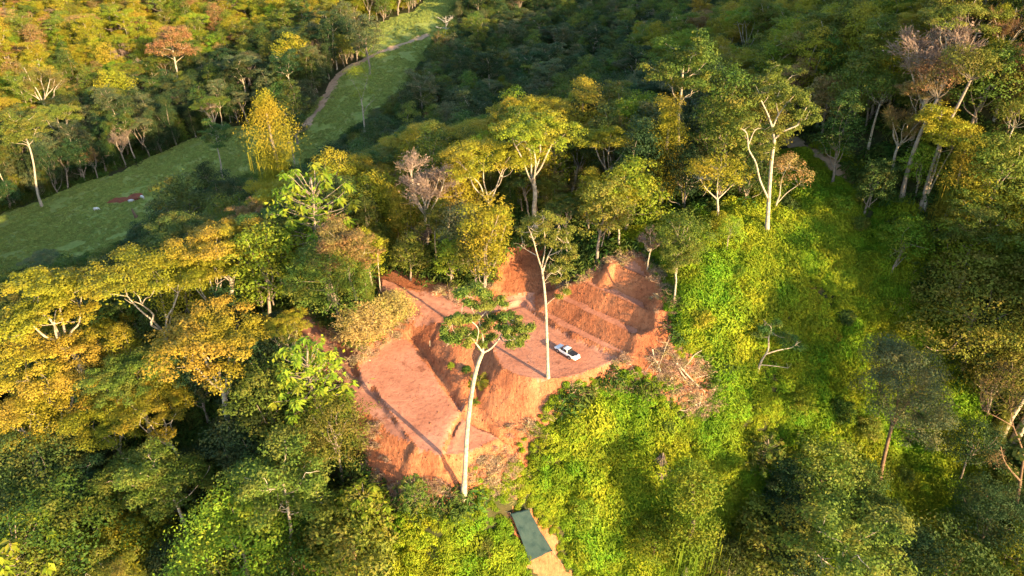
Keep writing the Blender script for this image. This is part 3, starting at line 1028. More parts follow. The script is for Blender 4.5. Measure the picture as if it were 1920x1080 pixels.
# ------------------------------------------------------------------ single trees drawn limb by limb
def hero(name, label, base, trunk, r0, r1, limbs=(), cl=(), blobs=(), leaf='green', bark='pale', group=None, lsize=.38, dens=60, seed=1, flat=.66, twigs=0, depth=2.2, dlow=-.2, dbl=False):
    """a tree seen from its foot up: trunk and limbs follow pixel paths at the tree's own distance; cl = leaf clumps (px, py, radius px, nearer/farther m),
    blobs = (px, py, rx px, ry px, count, clump radius px)"""
    rng = np.random.default_rng(seed)
    p = at(*base)
    Y = p[1]
    root = empty(name, p)
    tag(root, label, 'tree', group)
    w = MB()
    T = [np.array([0, 0, -1.0])] + [at_y(a, b, Y) - p for a, b in trunk]
    P = curve_pts(T, 5)
    R = np.linspace(r0, r1, len(P))
    R[:6] *= np.array([1.9, 1.6, 1.35, 1.18, 1.08, 1.0])
    w.tube(P, R, 10, False)
    link('trunk', w.mesh('trunk', True), root, BK[bark])
    tw = MB()
    allp = [P[len(P) // 2:]]
    for L in limbs:
        rb = L[0][3] if len(L[0]) > 3 else r1 * .7
        dy = [q[2] if len(q) > 2 else 0 for q in L]
        Q = curve_pts([at_y(q[0], q[1], Y + d) - p for q, d in zip(L, dy)], 5)
        m = MB()
        m.tube(Q, np.linspace(rb, max(rb * .3, .03), len(Q)), 6, False)
        for k in range(4):
            s = Q[rng.integers(len(Q) // 2, len(Q))]
            e = s + unit(rng.normal(size=3) + unit(Q[-1] - Q[0]) * .8 + [0, 0, .4]) * rng.uniform(.7, 1.8)
            m.tube(curve_pts([s, .5 * (s + e) + rng.normal(size=3) * .12, e], 3), np.linspace(rb * .3, .015, 7), 4, False)
        link('limb', m.mesh('limb', True), root, BK[bark])
        allp.append(Q)
    allp = np.concatenate(allp)
    c = MB()
    C, RR = [], []
    for q in [tuple(q) + ((rng.uniform(-1, 1) * depth,) if len(q) < 4 else ()) for q in cl for _ in (0, 1)] if dbl else cl:
        if dbl: q = (q[0] + rng.normal() * 6, q[1] + rng.normal() * 4, q[2] * rng.uniform(.7, 1.1), q[3] + rng.normal() * 1.2)
        a = at_y(q[0], q[1], Y + (q[3] if len(q) > 3 else rng.uniform(-1, 1) * depth)) - p
        r = q[2] * np.linalg.norm(a + p - CAM) / F
        for k in range(6):
            d = unit(rng.normal(size=3)) * [1, 1, .6]
            C.append(a + d * r * .6)
            RR.append(np.array([1, 1, flat]) * r * rng.uniform(.6, .95))
        if twigs:
            s = allp[np.argmin(((allp - a)**2).sum(1))]
            tw.tube(curve_pts([s, .5 * (s + a) + rng.normal(size=3) * .25 - [0, 0, .2], a], 3), np.linspace(.04, .015, 7), 4, False)
    for bx, by, rx, ry, n, rp in blobs:
        for k in range(n):
            d = unit(rng.normal(size=3))
            if d[2] < -.5: d[2] *= -1
            f = rng.uniform(.55, 1)
            a0 = at_y(bx + d[0] * rx * f, by - d[2] * ry * f, Y) - p
            r = rp * np.linalg.norm(a0 + p - CAM) / F
            a = a0 + [0, d[1] * f * rx * np.linalg.norm(a0 + p - CAM) / F, 0]
            C.append(a)
            RR.append(np.array([1, 1, flat]) * r * rng.uniform(.85, 1.4))
            if twigs and k % 2 == 0:
                s = allp[np.argmin(((allp - a)**2).sum(1))]
                tw.tube(curve_pts([s, .5 * (s + a) + rng.normal(size=3) * .3 - [0, 0, .3], a], 3), np.linspace(.045, .015, 7), 4, False)
    if C:
        clumps(rng, c, C, np.array(RR), dens, lsize, lsize * .55, up=.15, low=dlow)
        link('crown', c.mesh('crown'), root, LM[leaf])
    if tw.n:
        tag(link('branches', tw.mesh('branches', True), root, BK[bark]), kind='stuff')
    rad = 3.0
    if C:
        C = np.array(C)
        rad = .5 * np.ptp(C[:, 0]) + .5
        PLACED.append((p[0] + C[:, 0].mean(), p[1] + C[:, 1].mean(), rad))
    else:
        PLACED.append((p[0], p[1], 2.0))
    return root


hero('emergent_tree', 'tall smooth white-trunked tree rooted below the lower earth pad, dark flat crown over the clearing', (868, 934),
     [(872, 880), (876, 810), (884, 740), (894, 690), (905, 661)], .36, .23,
     [[(905, 661, 0, .14), (893, 645, -.5), (880, 632, -1), (857, 638, -1.6), (838, 645, -2)], [(905, 662, 0, .15), (922, 652, .5), (938, 632, 1), (950, 612, 1.2), (972, 600, 1)],
      [(906, 660, 0, .12), (905, 630, .8), (897, 600, 1.2), (885, 580, 1.6), (880, 556, 1.4)], [(897, 600, 1.2, .09), (915, 580, 2), (932, 566, 2.4)], [(893, 645, -.5, .09), (896, 615, -1.2), (870, 596, -1.5), (848, 600, -2)],
      [(938, 632, 1, .09), (945, 640, -.6), (968, 636, -1.6)]],
     [(866, 548, 13, 1.5), (885, 546, 14, 2.0), (905, 552, 15, 1.2), (925, 556, 14, 2.4), (938, 564, 10, 2.5), (858, 556, 9, 1), (893, 570, 12, .6), (915, 574, 13, 1.5), (872, 572, 11, .5),
      (852, 592, 10, -1.5), (868, 598, 13, -1), (885, 602, 12, 0), (846, 604, 9, -2), (835, 632, 10, -2), (850, 628, 12, -1.8), (868, 622, 13, -.6), (842, 642, 9, -1.5), (862, 645, 9, -.6), (880, 640, 8, -2.5),
      (905, 610, 14, 1.6), (920, 600, 12, 2.2), (935, 598, 14, 2), (950, 592, 13, 1.5), (965, 596, 12, 1), (978, 608, 12, .6), (988, 618, 9, .4), (970, 618, 13, .2), (955, 622, 13, -.6), (940, 615, 14, .2),
      (980, 634, 10, -.8), (966, 644, 9, -1.2), (952, 636, 9, -1), (902, 640, 11, 1.6), (918, 634, 10, 2), (893, 625, 11, .4), (830, 622, 6, -2)],
     leaf='emergent', group=None, lsize=.34, dens=40, seed=11, flat=.6, twigs=1, dbl=True)
hero('emergent_tree', 'slender white-trunked tree at the edge of the upper pad beside the pickup, thin airy crown', (1028, 708),
     [(1027, 680), (1025, 620), (1023, 570), (1020, 535), (1016, 505)], .25, .15,
     [[(1016, 505, 0, .13), (1008, 480, -.5), (1000, 450, -.8), (990, 425, -1)], [(1017, 510, 0, .13), (1028, 480, .5), (1040, 455, .8), (1050, 430, 1)], [(1016, 500, 0, .1), (1022, 465, .9), (1020, 430, 1.2), (1018, 408, 1)],
      [(1028, 480, .5, .08), (1050, 470, -.5), (1066, 455, -1)], [(1024, 572, 0, .05), (1035, 562, .3), (1048, 553, .5), (1060, 551, .5)], [(1008, 480, -.5, .07), (990, 470, 1), (978, 462, 1.5)],
      [(1019, 530, 0, .07), (1034, 512, -.6), (1052, 506, -1)]],
     [(985, 420, 12), (1000, 410, 13), (1015, 405, 13), (1032, 408, 13), (1048, 418, 13), (1062, 432, 12), (1070, 448, 11), (1074, 465, 9), (978, 436, 10), (992, 438, 11), (1010, 428, 12), (1028, 430, 12),
      (1045, 440, 12), (1058, 458, 12), (1040, 462, 11), (1066, 480, 11), (1050, 485, 12), (1060, 500, 11), (1044, 510, 11), (1030, 500, 9), (1062, 516, 9), (1055, 552, 8), (1066, 548, 6), (1040, 522, 9), (1012, 452, 9)],
     leaf='emergent', lsize=.3, dens=26, seed=12, flat=.7, twigs=1, dbl=True)
hero('emergent_tree', 'gnarled pale-limbed emergent tree standing on the crest of the spur below the footpath', (1438, 448),
     [(1440, 400), (1443, 350), (1447, 300), (1452, 262)], .36, .24,
     [[(1452, 262, 0, .2), (1448, 240, .5), (1440, 215, .6), (1428, 190, .4), (1424, 175, .2)], [(1452, 260, 0, .2), (1470, 246, -.4), (1495, 235, -.8), (1512, 222, -1)], [(1448, 240, .5, .14), (1460, 215, 1), (1475, 195, 1.2), (1490, 178, 1.4)],
      [(1460, 215, 1, .1), (1455, 190, 1.5), (1462, 170, 2)], [(1495, 235, -.8, .1), (1510, 205, -1), (1518, 195, -1)],
      [(1440, 372, 0, .2), (1425, 338, -.6), (1417, 305, -1), (1404, 280, -1.2), (1400, 250, -1.4), (1384, 238, -1.6)], [(1404, 270, -1.2, .1), (1415, 245, -.6), (1428, 240, -.2)]],
     [(1424, 182, 12), (1436, 172, 13), (1452, 167, 14), (1470, 166, 14), (1487, 172, 13), (1500, 182, 14), (1512, 194, 13), (1522, 208, 13), (1528, 222, 9), (1512, 226, 12), (1495, 214, 13), (1478, 200, 11), (1462, 188, 10), (1442, 198, 9),
      (1490, 238, 11), (1472, 250, 10), (1456, 244, 12), (1440, 240, 11), (1384, 236, 9), (1398, 230, 9), (1412, 236, 8), (1430, 262, 13), (1440, 275, 13), (1424, 280, 12), (1410, 262, 8), (1434, 294, 10)],
     leaf='olive', lsize=.4, dens=48, seed=13, flat=.5, twigs=1)
hero('forked_umbrella_tree', 'sunlit tree with white forked limbs at the lower end of the spur', (1345, 428),
     [(1346, 400), (1345, 372)], .24, .18,
     [[(1345, 374, 0, .13), (1325, 355, -.5), (1312, 335, -.8)], [(1345, 374, 0, .12), (1362, 358, .4), (1382, 338, .6)], [(1345, 374, 0, .12), (1345, 345, 1), (1350, 320, 1.5)]],
     [], [(1345, 330, 62, 34, 60, 11)], leaf='gold', lsize=.4, dens=38, seed=14, twigs=1)
hero('open_crowned_tree', 'orange-barked sunlit tree directly beside the gnarled emergent tree', (1452, 400),
     [(1455, 385), (1462, 365)], .2, .15,
     [[(1456, 382, 0, .12), (1475, 362, .4), (1498, 346, .6)], [(1462, 365, 0, .1), (1466, 335, .6), (1478, 310, 1)]],
     [], [(1480, 325, 42, 36, 40, 10)], leaf='tan', lsize=.38, dens=32, seed=15, twigs=1)
hero('lone_tree', 'lone tree with forked white trunk standing beside the pasture track', (685, 272),
     [(683, 235), (680, 205), (677, 185)], .34, .2,
     [[(681, 212, 0, .15), (690, 197, 0), (702, 187, .5)], [(677, 186, 0, .15), (670, 168, 1), (660, 152, 1.5)], [(678, 190, 0, .14), (684, 165, -1), (690, 145, -1)]],
     [], [(674, 142, 29, 17, 34, 9), (676, 175, 22, 14, 10, 7)], leaf='lime', lsize=.5, dens=40, seed=16, twigs=1)
hero('leaning_tree', 'leaning white tree with side limb and sparse dark leaves on the bracken slope', (1417, 699),
     [(1428, 676), (1440, 656), (1441, 632)], .21, .10,
     [[(1436, 664, 0, .13), (1458, 657, .3), (1486, 651, .6), (1496, 640, .8)], [(1426, 684, 0, .08), (1450, 686, -.2), (1478, 690, -.3)], [(1441, 634, 0, .08), (1446, 615, .5), (1436, 605, .8)]],
     [(1440, 622, 12), (1462, 628, 13), (1485, 632, 13), (1470, 645, 12), (1496, 648, 11), (1455, 606, 10), (1430, 614, 9), (1420, 628, 8)], leaf='mid', bark='pale', lsize=.34, dens=40, seed=17, twigs=1)
hero('spreading_tree', 'large grey-green tree with orange-lit twin trunk rising from the bracken slope', (1648, 912),
     [(1655, 870), (1664, 830), (1673, 795)], .34, .26,
     [[(1673, 797, 0, .17), (1682, 760, .8), (1684, 720, 1.2)], [(1671, 805, 0, .16), (1690, 770, -.5), (1715, 740, -1)], [(1673, 797, 0, .13), (1665, 760, 1), (1650, 725, 1.5)]],
     [], [(1692, 735, 84, 88, 150, 15), (1720, 790, 58, 42, 40, 14)], leaf='grey', bark='brown', lsize=.38, dens=80, seed=18, twigs=1)
hero('half_dead_tree', 'half-dead tree with rust-lit crooked limbs on the dark slope beyond the bracken', (1896, 985),
     [(1902, 960), (1908, 930), (1913, 900)], .36, .28,
     [[(1913, 902, 0, .2), (1895, 882, -.4), (1882, 862, -.6), (1876, 835, -.8)], [(1908, 930, 0, .12), (1885, 950, -.5), (1862, 940, -.8), (1838, 918, -1)], [(1913, 902, 0, .2), (1918, 850, .4), (1900, 800, .6), (1895, 765, .8)],
      [(1900, 800, .6, .1), (1880, 788, 0), (1842, 768, -.4)]],
     [], [(1890, 740, 50, 45, 36, 13), (1868, 870, 26, 18, 12, 9)], leaf='rust', bark='brown', lsize=.36, dens=24, seed=19, twigs=1)
RT = 'tall pale-stemmed trees of the sunlit upper forest'
for k, (lb, b, tr, bl, lf, r) in enumerate([
    ('thickest ridged grey trunk leaning out of the upper forest edge, pinkish crown above', (1690, 382), [(1697, 340), (1708, 300), (1722, 260), (1745, 210), (1758, 185)], [(1755, 150, 46, 38, 40, 12)], 'rust', .42),
    ('tall grey leaning trunk just uphill of the thickest ridged trunk, olive crown', (1728, 392), [(1738, 345), (1752, 300), (1772, 245), (1800, 190), (1820, 150)], [(1815, 128, 48, 36, 44, 12)], 'olive', .33),
    ('thin orange-lit leaning stem below the leaning grey trunks', (1722, 398), [(1745, 355), (1765, 315), (1785, 280)], [(1795, 255, 36, 28, 26, 11)], 'gold', .16),
    ('twin orange-lit stems leaning from the bank above the bracken slope', (1777, 478), [(1788, 450), (1798, 425), (1806, 398)], [(1812, 372, 30, 24, 20, 11)], 'green', .24),
    ('straight pale trunk at the far end of the spur footpath', (1626, 292), [(1632, 260), (1640, 228), (1650, 195)], [(1655, 170, 36, 28, 30, 11)], 'olive', .26),
    ('slim pale leaning stem high on the upper forest slope, olive crown', (1846, 352), [(1865, 315), (1882, 280), (1900, 240)], [(1905, 215, 34, 28, 26, 11)], 'olive', .2),
    ('orange-lit straight stem near the top corner of the upper forest', (1866, 222), [(1874, 190), (1882, 160), (1886, 130)], [(1888, 105, 38, 26, 28, 11)], 'gold', .2),
    ('big many-limbed pale tree crowning the upper forest', (1668, 195), [(1672, 175), (1676, 150)], [(1680, 80, 58, 44, 60, 10)], 'olive', .3)]):
    lim = [[(1676, 150, 0, .2), (1655, 125, -.6), (1640, 95, -1), (1636, 75, -1)], [(1676, 150, 0, .2), (1695, 125, .6), (1718, 100, 1), (1730, 80, 1)], [(1676, 152, 0, .18), (1680, 110, 1), (1690, 70, 1.4)],
           [(1655, 125, -.6, .12), (1668, 95, .4), (1666, 60, .8)]] if k == 7 else []
    hero('open_crowned_tree', lb, b, tr, r, r * .6, lim, [], bl, leaf=lf, bark='grey' if k in (0, 1) else 'pale', group=RT, lsize=.42, dens=44, seed=30 + k, twigs=1)
hero('dead_tree', 'bare white dead tree standing in the shade of the golden ridge trees', (1097, 362), [(1097, 335), (1098, 300)], .17, .07,
     [[(1098, 322, 0, .08), (1085, 312, -.5), (1075, 308, -.8)], [(1098, 318, 0, .08), (1110, 308, .4), (1123, 306, .6)], [(1098, 302, 0, .06), (1098, 292, 0), (1096, 284, .2)]], bark='white', seed=41)
hero('slender_sapling', 'slender pale pole-like sapling beside the upper dirt road, leafy only at its tip', (713, 546), [(711, 520), (709, 495), (708, 470)], .11, .06, [], [(706, 460, 9, 0), (712, 452, 7, 0)], leaf='gold', lsize=.34, dens=30, seed=42)

# ------------------------------------------------------------------ trees known by their crowns: kind, pixel, width in pixels, foliage, label
G_L = 'golden umbrella trees of the slope beside the pasture'
for a in [
    ('umbrella', 400, 440, 160, 'amber', 'orange-topped umbrella tree at the upper edge of the golden grove next to the shaded pasture'),
    ('umbrella', 262, 520, 190, 'gold', 'wide yellow umbrella tree on the pasture edge with bare limbs under its crown'),
    ('umbrella', 128, 562, 180, 'gold', 'broad yellow umbrella tree downhill of the grey-leaved bush on the pasture edge'),
    ('umbrella', 372, 500, 130, 'gold', 'yellow umbrella tree squeezed between the orange-topped one and the round bright dome'),
    ('round', 485, 492, 118, 'lime', 'bright yellow-green domed tree at the clearing end of the golden grove'),
    ('umbrella', 98, 672, 185, 'amber', 'orange-gold umbrella tree with fan of pale limbs showing beneath its crown'),
    ('umbrella', 372, 625, 185, 'amber', 'two-tone golden umbrella tree with one orange corner in the middle of the grove'),
    ('umbrella', 200, 612, 85, 'gold', 'small yellow cap tree between the fan-limbed tree and the two-tone tree'),
    ('umbrella', 22, 608, 110, 'gold', 'yellow umbrella tree at the frame edge uphill of the fan-limbed tree'),
    ('umbrella', 8, 690, 70, 'amber', 'orange umbrella crown cut by the frame edge beside the fan-limbed tree'),
    ('umbrella', 545, 605, 85, 'gold', 'yellow open tree overhanging the dirt road where it enters the woods'),
    ('umbrella', 90, 750, 160, 'amber', 'ragged orange-gold umbrella tree just downhill of the fan-limbed tree'),
    ('umbrella', 245, 705, 125, 'olive', 'olive umbrella tree in the hollow below the small yellow cap tree'),
    ('umbrella', 205, 770, 120, 'gold', 'gold umbrella tree with a bare slanting limb in its crown'),
    ('umbrella', 310, 755, 130, 'gold', 'yellow-brown umbrella tree downhill of the two-tone tree'),
    ('umbrella', 25, 800, 90, 'gold', 'yellow umbrella crown low on the slope at the frame edge'),
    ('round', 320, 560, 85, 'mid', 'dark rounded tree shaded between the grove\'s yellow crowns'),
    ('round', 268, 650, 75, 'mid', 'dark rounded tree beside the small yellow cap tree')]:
    put(*a, G_L)
G_B = 'trees of the lower wooded slope'
for a in [
    ('tiered', 585, 712, 120, 'lime', 'bright green layered candelabra tree leaning over the dirt road'), ('round', 508, 735, 105, 'olive', 'olive rounded tree beside the bright layered candelabra tree'),
    ('round', 625, 800, 120, 'olive', 'sunlit olive tree bulging over the bank below the dirt road'), ('bigleaf', 545, 830, 120, 'green', 'green large-leaved tree under the sunlit olive tree'),
    ('tiered', 405, 700, 80, 'dark', 'dark layered candelabra tree in the shade below the two-tone tree'), ('broad', 80, 880, 150, 'mid', 'broad dark tree in deep shade below the ragged orange tree'),
    ('broad', 140, 985, 190, 'green', 'wide mid-green tree with a lit yellow shoulder at the foot of the slope'), ('bigleaf', 240, 1020, 110, 'gold', 'small golden large-leaved tree near the bottom of the wooded slope'),
    ('spread', 320, 890, 120, 'olive', 'thin open tree with pale stem in the dark middle of the lower slope'), ('broad', 445, 1015, 210, 'lime', 'big yellow-green large-leaved tree at the bottom of the wooded slope'),
    ('spread', 510, 905, 145, 'olive', 'open tree with twisting white limbs and yellow leaves under the sunlit olive tree'), ('bigleaf', 650, 1000, 150, 'olive', 'olive large-leaved tree beside the sapling over the bracken'),
    ('tiered', 70, 1055, 150, 'lime', 'layered yellow-green tree at the bottom corner of the slope'), ('umbrella', 8, 1010, 70, 'amber', 'orange crown cut off by the bottom corner'),
    ('bigleaf', 560, 1040, 140, 'green', 'green large-leaved tree between the two bottom yellow-green trees'), ('tiered', 325, 930, 70, 'green', 'small bright candelabra tree in the dark gap of the lower slope'),
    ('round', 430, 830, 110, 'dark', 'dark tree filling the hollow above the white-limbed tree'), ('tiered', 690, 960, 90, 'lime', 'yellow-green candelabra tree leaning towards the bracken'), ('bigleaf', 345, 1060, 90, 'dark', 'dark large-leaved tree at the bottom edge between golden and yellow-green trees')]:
    put(*a, G_B)
G_R = 'trees of the ridge behind the clearing'
for a in [
    ('tiered', 572, 385, 140, 'lime', 'bright green candelabra tree with reddish stems between pasture and clearing'), 
     ('spread', 655, 450, 95, 'tan', 'tan open tree behind the feathery shrubs at the road'), ('broad', 622, 508, 125, 'green', 'dense green tree crowding the dirt road across from the feathery shrubs'),
    ('spread', 478, 402, 62, 'tan', 'pale brownish thin tree next to the bright green candelabra tree'), ('twiggy', 790, 292, 95, 'pink', 'pink-twigged half-bare tree at the end of the golden ridge'), ('twiggy', 832, 285, 75, 'rust', 'rust-tinged half-bare tree directly beside the pink-twigged one'),
    ('umbrella', 925, 285, 170, 'gold', 'broad golden umbrella tree in the middle of the ridge'), ('umbrella', 1012, 232, 145, 'lime', 'tall yellow-green umbrella tree topping the ridge with pale forked limbs'), ('umbrella', 1142, 228, 130, 'gold', 'golden umbrella tree on long stems beside the vine-draped orange column'),
    ('umbrella', 1140, 180, 95, 'amber', 'orange umbrella tree at the far end of the ridge'), ('umbrella', 1035, 172, 85, 'tan', 'brownish tree with dark gaps behind the tall yellow-green umbrella tree'), ('round', 1195, 195, 80, 'lime', 'yellow-green tree next to the orange umbrella tree'),
    ('column', 1257, 268, 55, 'amber', 'orange-lit vine-draped column tree at the valley end of the ridge'), ('round', 1310, 235, 62, 'mid', 'mid-green rounded tree beside the orange-lit column tree'), ('round', 1180, 345, 110, 'lime', 'yellow-green domed tree below the orange-lit column tree'), ('round', 1125, 385, 85, 'olive', 'olive tree in front of the yellow-green domed tree'),
    ('round', 865, 420, 90, 'grey', 'grey-green tree in front of the broad golden umbrella tree'), ('round', 742, 385, 62, 'gold', 'golden narrow tree in front of the pink-twigged tree'), ('tiered', 778, 400, 55, 'lime', 'bright candelabra tree in the gap below the pink-twigged tree'),
    ('tall', 905, 430, 85, 'gold', 'tall golden tree over the dark earth recess'), ('spread', 725, 345, 55, 'tan', 'thin tan tree uphill of the golden narrow tree'), ('round', 842, 478, 62, 'lime', 'yellow leafy small tree at the road bank'), ('round', 893, 468, 75, 'olive', 'slim-stemmed olive tree beside the dark earth recess'), ('round', 765, 466, 68, 'olive', 'olive tree at the inner bend of the dirt road'),
    ('umbrella', 1105, 200, 60, 'olive', 'olive crown wedged between the two ridge-top umbrella trees'), ('round', 688, 472, 62, 'gold', 'golden tree just behind the pole-like sapling')]:
    put(*a, G_R)
for qx, qy, y_, w_, lf_, lb_ in ((501, 262, 160, 66, 'gold', 'golden vine-draped column tree standing alone against the pasture track'), (484, 262, 166, 44, 'olive', 'olive vine-wrapped column tree just behind the golden column tree')):
    c = at_y(qx, qy, y_)                                 # crown centre; the foot stands straight below it on the slope
    s_ = SP['column'][3]
    z_ = float(hgt(c[0], c[1]))
    sc_ = w_ * np.linalg.norm(c - CAM) / F / s_['w']
    plant('column', np.array([c[0], c[1], z_ - .3]), sc_, 1.0, lf_, lb_, G_R, 3, squash=float(np.clip((c[2] - z_) / (s_['hc'] * sc_), .6, 1.25)))
    print('column', c, z_, sc_, (c[2] - z_) / (s_['hc'] * sc_))
put('feather', 738, 575, 66, 'plume', 'taller of the two tan feathery shrubs at the road bend', 'feathery shrubs at the road bend', squash=.68)
put('feather', 682, 604, 82, 'plume', 'wider and lower of the two tan feathery shrubs at the road bend', 'feathery shrubs at the road bend', squash=.62)
G_S = 'trees of the spur and the bracken slope'
for a in [
    ('round', 1278, 440, 95, 'olive', 'rounded olive tree at the head of the bracken slope'), ('twiggy', 1220, 448, 50, 'pink', 'small pinkish bare tree on the lip above the top terrace'), ('broad', 1855, 560, 165, 'olive', 'large sunlit olive tree on the far edge of the bracken slope'),
    ('column', 1303, 975, 80, 'lime', 'lumpy vine-draped tree at the bottom of the bracken slope'), ('spread', 1580, 1005, 150, 'olive', 'pale-leaved open tree with white stem at the bottom edge'), ('bigleaf', 1545, 890, 125, 'olive', 'olive large-leaved tree in front of the twin-trunk grey-green tree'),
    ('tiered', 1432, 850, 55, 'green', 'small bright green candelabra tree by the dark hollow'), ('round', 1905, 1045, 80, 'lime', 'yellow-green leafy tree at the bottom corner'), ('bigleaf', 1440, 1000, 120, 'olive', 'ragged olive large-leaved tree between the lumpy vine tree and the pale-leaved tree'),
    ('bigleaf', 1770, 1060, 130, 'mid', 'mid-green large-leaved tree with yellow tips at the bottom edge'), ('round', 1885, 690, 90, 'olive', 'olive tree in the shade under the large sunlit olive tree'), ('round', 1690, 440, 70, 'lime', 'yellow-green tree below the tall leaning trunks'), ('round', 1800, 460, 90, 'lime', 'yellow-green tree beside the twin orange-lit stems'),
    ('round', 1480, 900, 70, 'dark', 'dark tree in the shaded hollow of the bracken slope'), ('spread', 1275, 480, 60, 'olive', 'thin olive tree above the top terrace'), ('round', 1370, 425, 45, 'lime', 'small yellow-green tree at the foot of the gnarled emergent tree')]:
    put(*a, G_S)
for a in [
    ('round', 1465, 965, 85, 'dark', 'dark tree behind the ragged olive tree at the foot of the bracken slope'), ('round', 1655, 975, 95, 'mid', 'mid-green tree at the foot of the twin-trunk grey-green tree'), ('round', 1715, 1030, 100, 'dark', 'dark rounded tree behind the yellow-tipped bottom tree'),
    ('broad', 1860, 960, 110, 'dark', 'broad dark tree under the half-dead rust-lit tree'), ('bigleaf', 1610, 905, 70, 'mid', 'mid-green large-leaved tree beside the trunk of the twin-trunk tree'), ('round', 1380, 1050, 90, 'mid', 'mid-green tree at the bottom edge beside the lumpy vine tree'),
    ('round', 1500, 1065, 90, 'dark', 'dark tree at the bottom edge left of the pale-leaved open tree'.replace('left of', 'next to')), ('round', 1830, 830, 80, 'dark', 'dark tree in the shade above the half-dead tree'), ('round', 1860, 640, 90, 'dark', 'dark tree in the shade under the large sunlit olive crown'), ('bigleaf', 1230, 1010, 80, 'lime', 'bright leafy tree in the bracken near the tarp')]:
    put(*a, G_S)
G_U = 'trees of the sunlit upper forest'
for a in [
    ('umbrella', 1280, 72, 100, 'lime', 'flat-topped yellow-green tree standing tall at the head of the dark valley'), ('umbrella', 1418, 25, 75, 'lime', 'yellow-green flat crown at the top frame edge beyond the flat-topped tree'), ('spread', 1470, 60, 80, 'olive', 'slim open tree with pale forked stems uphill of the flat-topped tree'), ('umbrella', 1515, 95, 85, 'olive', 'small flat olive umbrella tree behind the gnarled emergent tree'),
    ('spread', 1785, 235, 80, 'gold', 'golden open tree among the grey leaning trunks'), ('round', 1885, 300, 85, 'olive', 'olive tree behind the slim leaning stem at the frame edge'), ('round', 1740, 300, 55, 'lime', 'small yellow-green tree between the two grey leaning trunks'),
    ('round', 1900, 410, 90, 'gold', 'golden rounded tree at the frame edge above the large sunlit olive tree'), ('spread', 1850, 420, 85, 'olive', 'open olive tree uphill of the large sunlit olive tree'), ('tall', 1800, 385, 60, 'gold', 'tall golden tree over the twin orange-lit stems'), ('round', 1900, 490, 80, 'lime', 'yellow-green tree just behind the large sunlit olive tree'),
    ('tall', 1650, 130, 60, 'olive', 'tall olive tree beneath the many-limbed pale tree'), ('umbrella', 1735, 165, 75, 'tan', 'tan flat crown under the pinkish hazy crown'), ('round', 1560, 150, 65, 'green', 'green rounded tree behind the gnarled emergent tree'),
    ('twiggy', 1762, 95, 100, 'pink', 'greyish-pink hazy bare crown in the upper forest'), ('twiggy', 1700, 228, 65, 'rust', 'rust-twigged bare tree between the leaning trunks'), ('round', 1640, 330, 60, 'mid', 'mid-green tree at the end of the spur footpath'), ('umbrella', 1600, 35, 100, 'gold', 'golden flat crown at the top of the upper forest'), ('tall', 1560, 60, 60, 'gold', 'tall golden tree behind the small flat olive tree'),
    ('round', 1850, 140, 90, 'green', 'fresh green rounded tree near the pinkish hazy crown'), ('column', 1790, 330, 50, 'gold', 'golden vine-hung stem among the leaning trunks'), ('round', 1830, 290, 80, 'green', 'dark-hearted green tree behind the leaning trunks'), ('umbrella', 1820, 30, 110, 'olive', 'wide olive crown at the top corner of the upper forest'), ('tall', 1590, 225, 60, 'mid', 'tall dark tree behind the spur footpath'), ('round', 1380, 110, 60, 'dark', 'dark tree beside the flat-topped yellow-green tree')]:
    put(*a, G_U)
G_V = 'trees of the shaded valley and the pasture edge'
for a in [
    ('round', 350, 365, 85, 'mid', 'dark broad tree with white inner limbs on the pasture beside the cattle'), ('column', 940, 165, 24, 'lime', 'small yellow vine-draped top catching the last sun in the dark valley'), ('round', 865, 190, 60, 'grey', 'grey-green rounded crown in the dark valley'), ('umbrella', 395, 190, 62, 'olive', 'flat olive tree at the pasture edge below the sunlit hillside'), ('spread', 312, 78, 70, 'tan', 'pale flat tree with forked white trunk on the sunlit far hillside'),
    ('twiggy', 68, 148, 85, 'rust', 'rust-coloured hazy crown on the sunlit far hillside'), ('round', 555, 95, 55, 'gold', 'golden crown poking out of the shade below the pasture top'), ('round', 410, 82, 38, 'lime', 'small yellow-green crown in the shaded woods'), ('umbrella', 95, 210, 60, 'olive', 'flat olive crown at the foot of the far hillside'), ('spread', 20, 225, 60, 'olive', 'white-limbed open tree at the frame edge by the pasture woods'),
    ('round', 220, 160, 55, 'gold', 'golden ball-shaped crown at the lower limit of sunlight'), ('spread', 400, 250, 46, 'mid', 'small open tree alone on the pasture slope'), ('round', 500, 225, 40, 'mid', 'mid-green tree beside the golden column tree'), ('tall', 545, 190, 45, 'mid', 'slim tree at the woods edge beside the pasture track'), ('round', 685, 60, 50, 'grey', 'grey-green tree on the pasture near the top of the track'), ('umbrella', 1030, 90, 60, 'grey', 'blue-grey flat crown deep in the dark valley'),
    ('round', 305, 410, 60, 'dark', 'dark bush-like tree at the lower pasture edge'), ('round', 370, 395, 70, 'grey', 'grey-green low crown between the pasture and the golden grove'), ('umbrella', 85, 488, 55, 'grey', 'silvery grey-leaved low tree at the lower pasture edge'), ('round', 258, 440, 45, 'dark', 'dark round bush-like tree by the pasture stump'), ('snag', 835, 40, 30, 'dark', 'pale bare stem at the top of the pasture'), ('snag', 1205, 55, 26, 'dark', 'white bare snag far up the dark valley')]:
    put(*a, G_V)

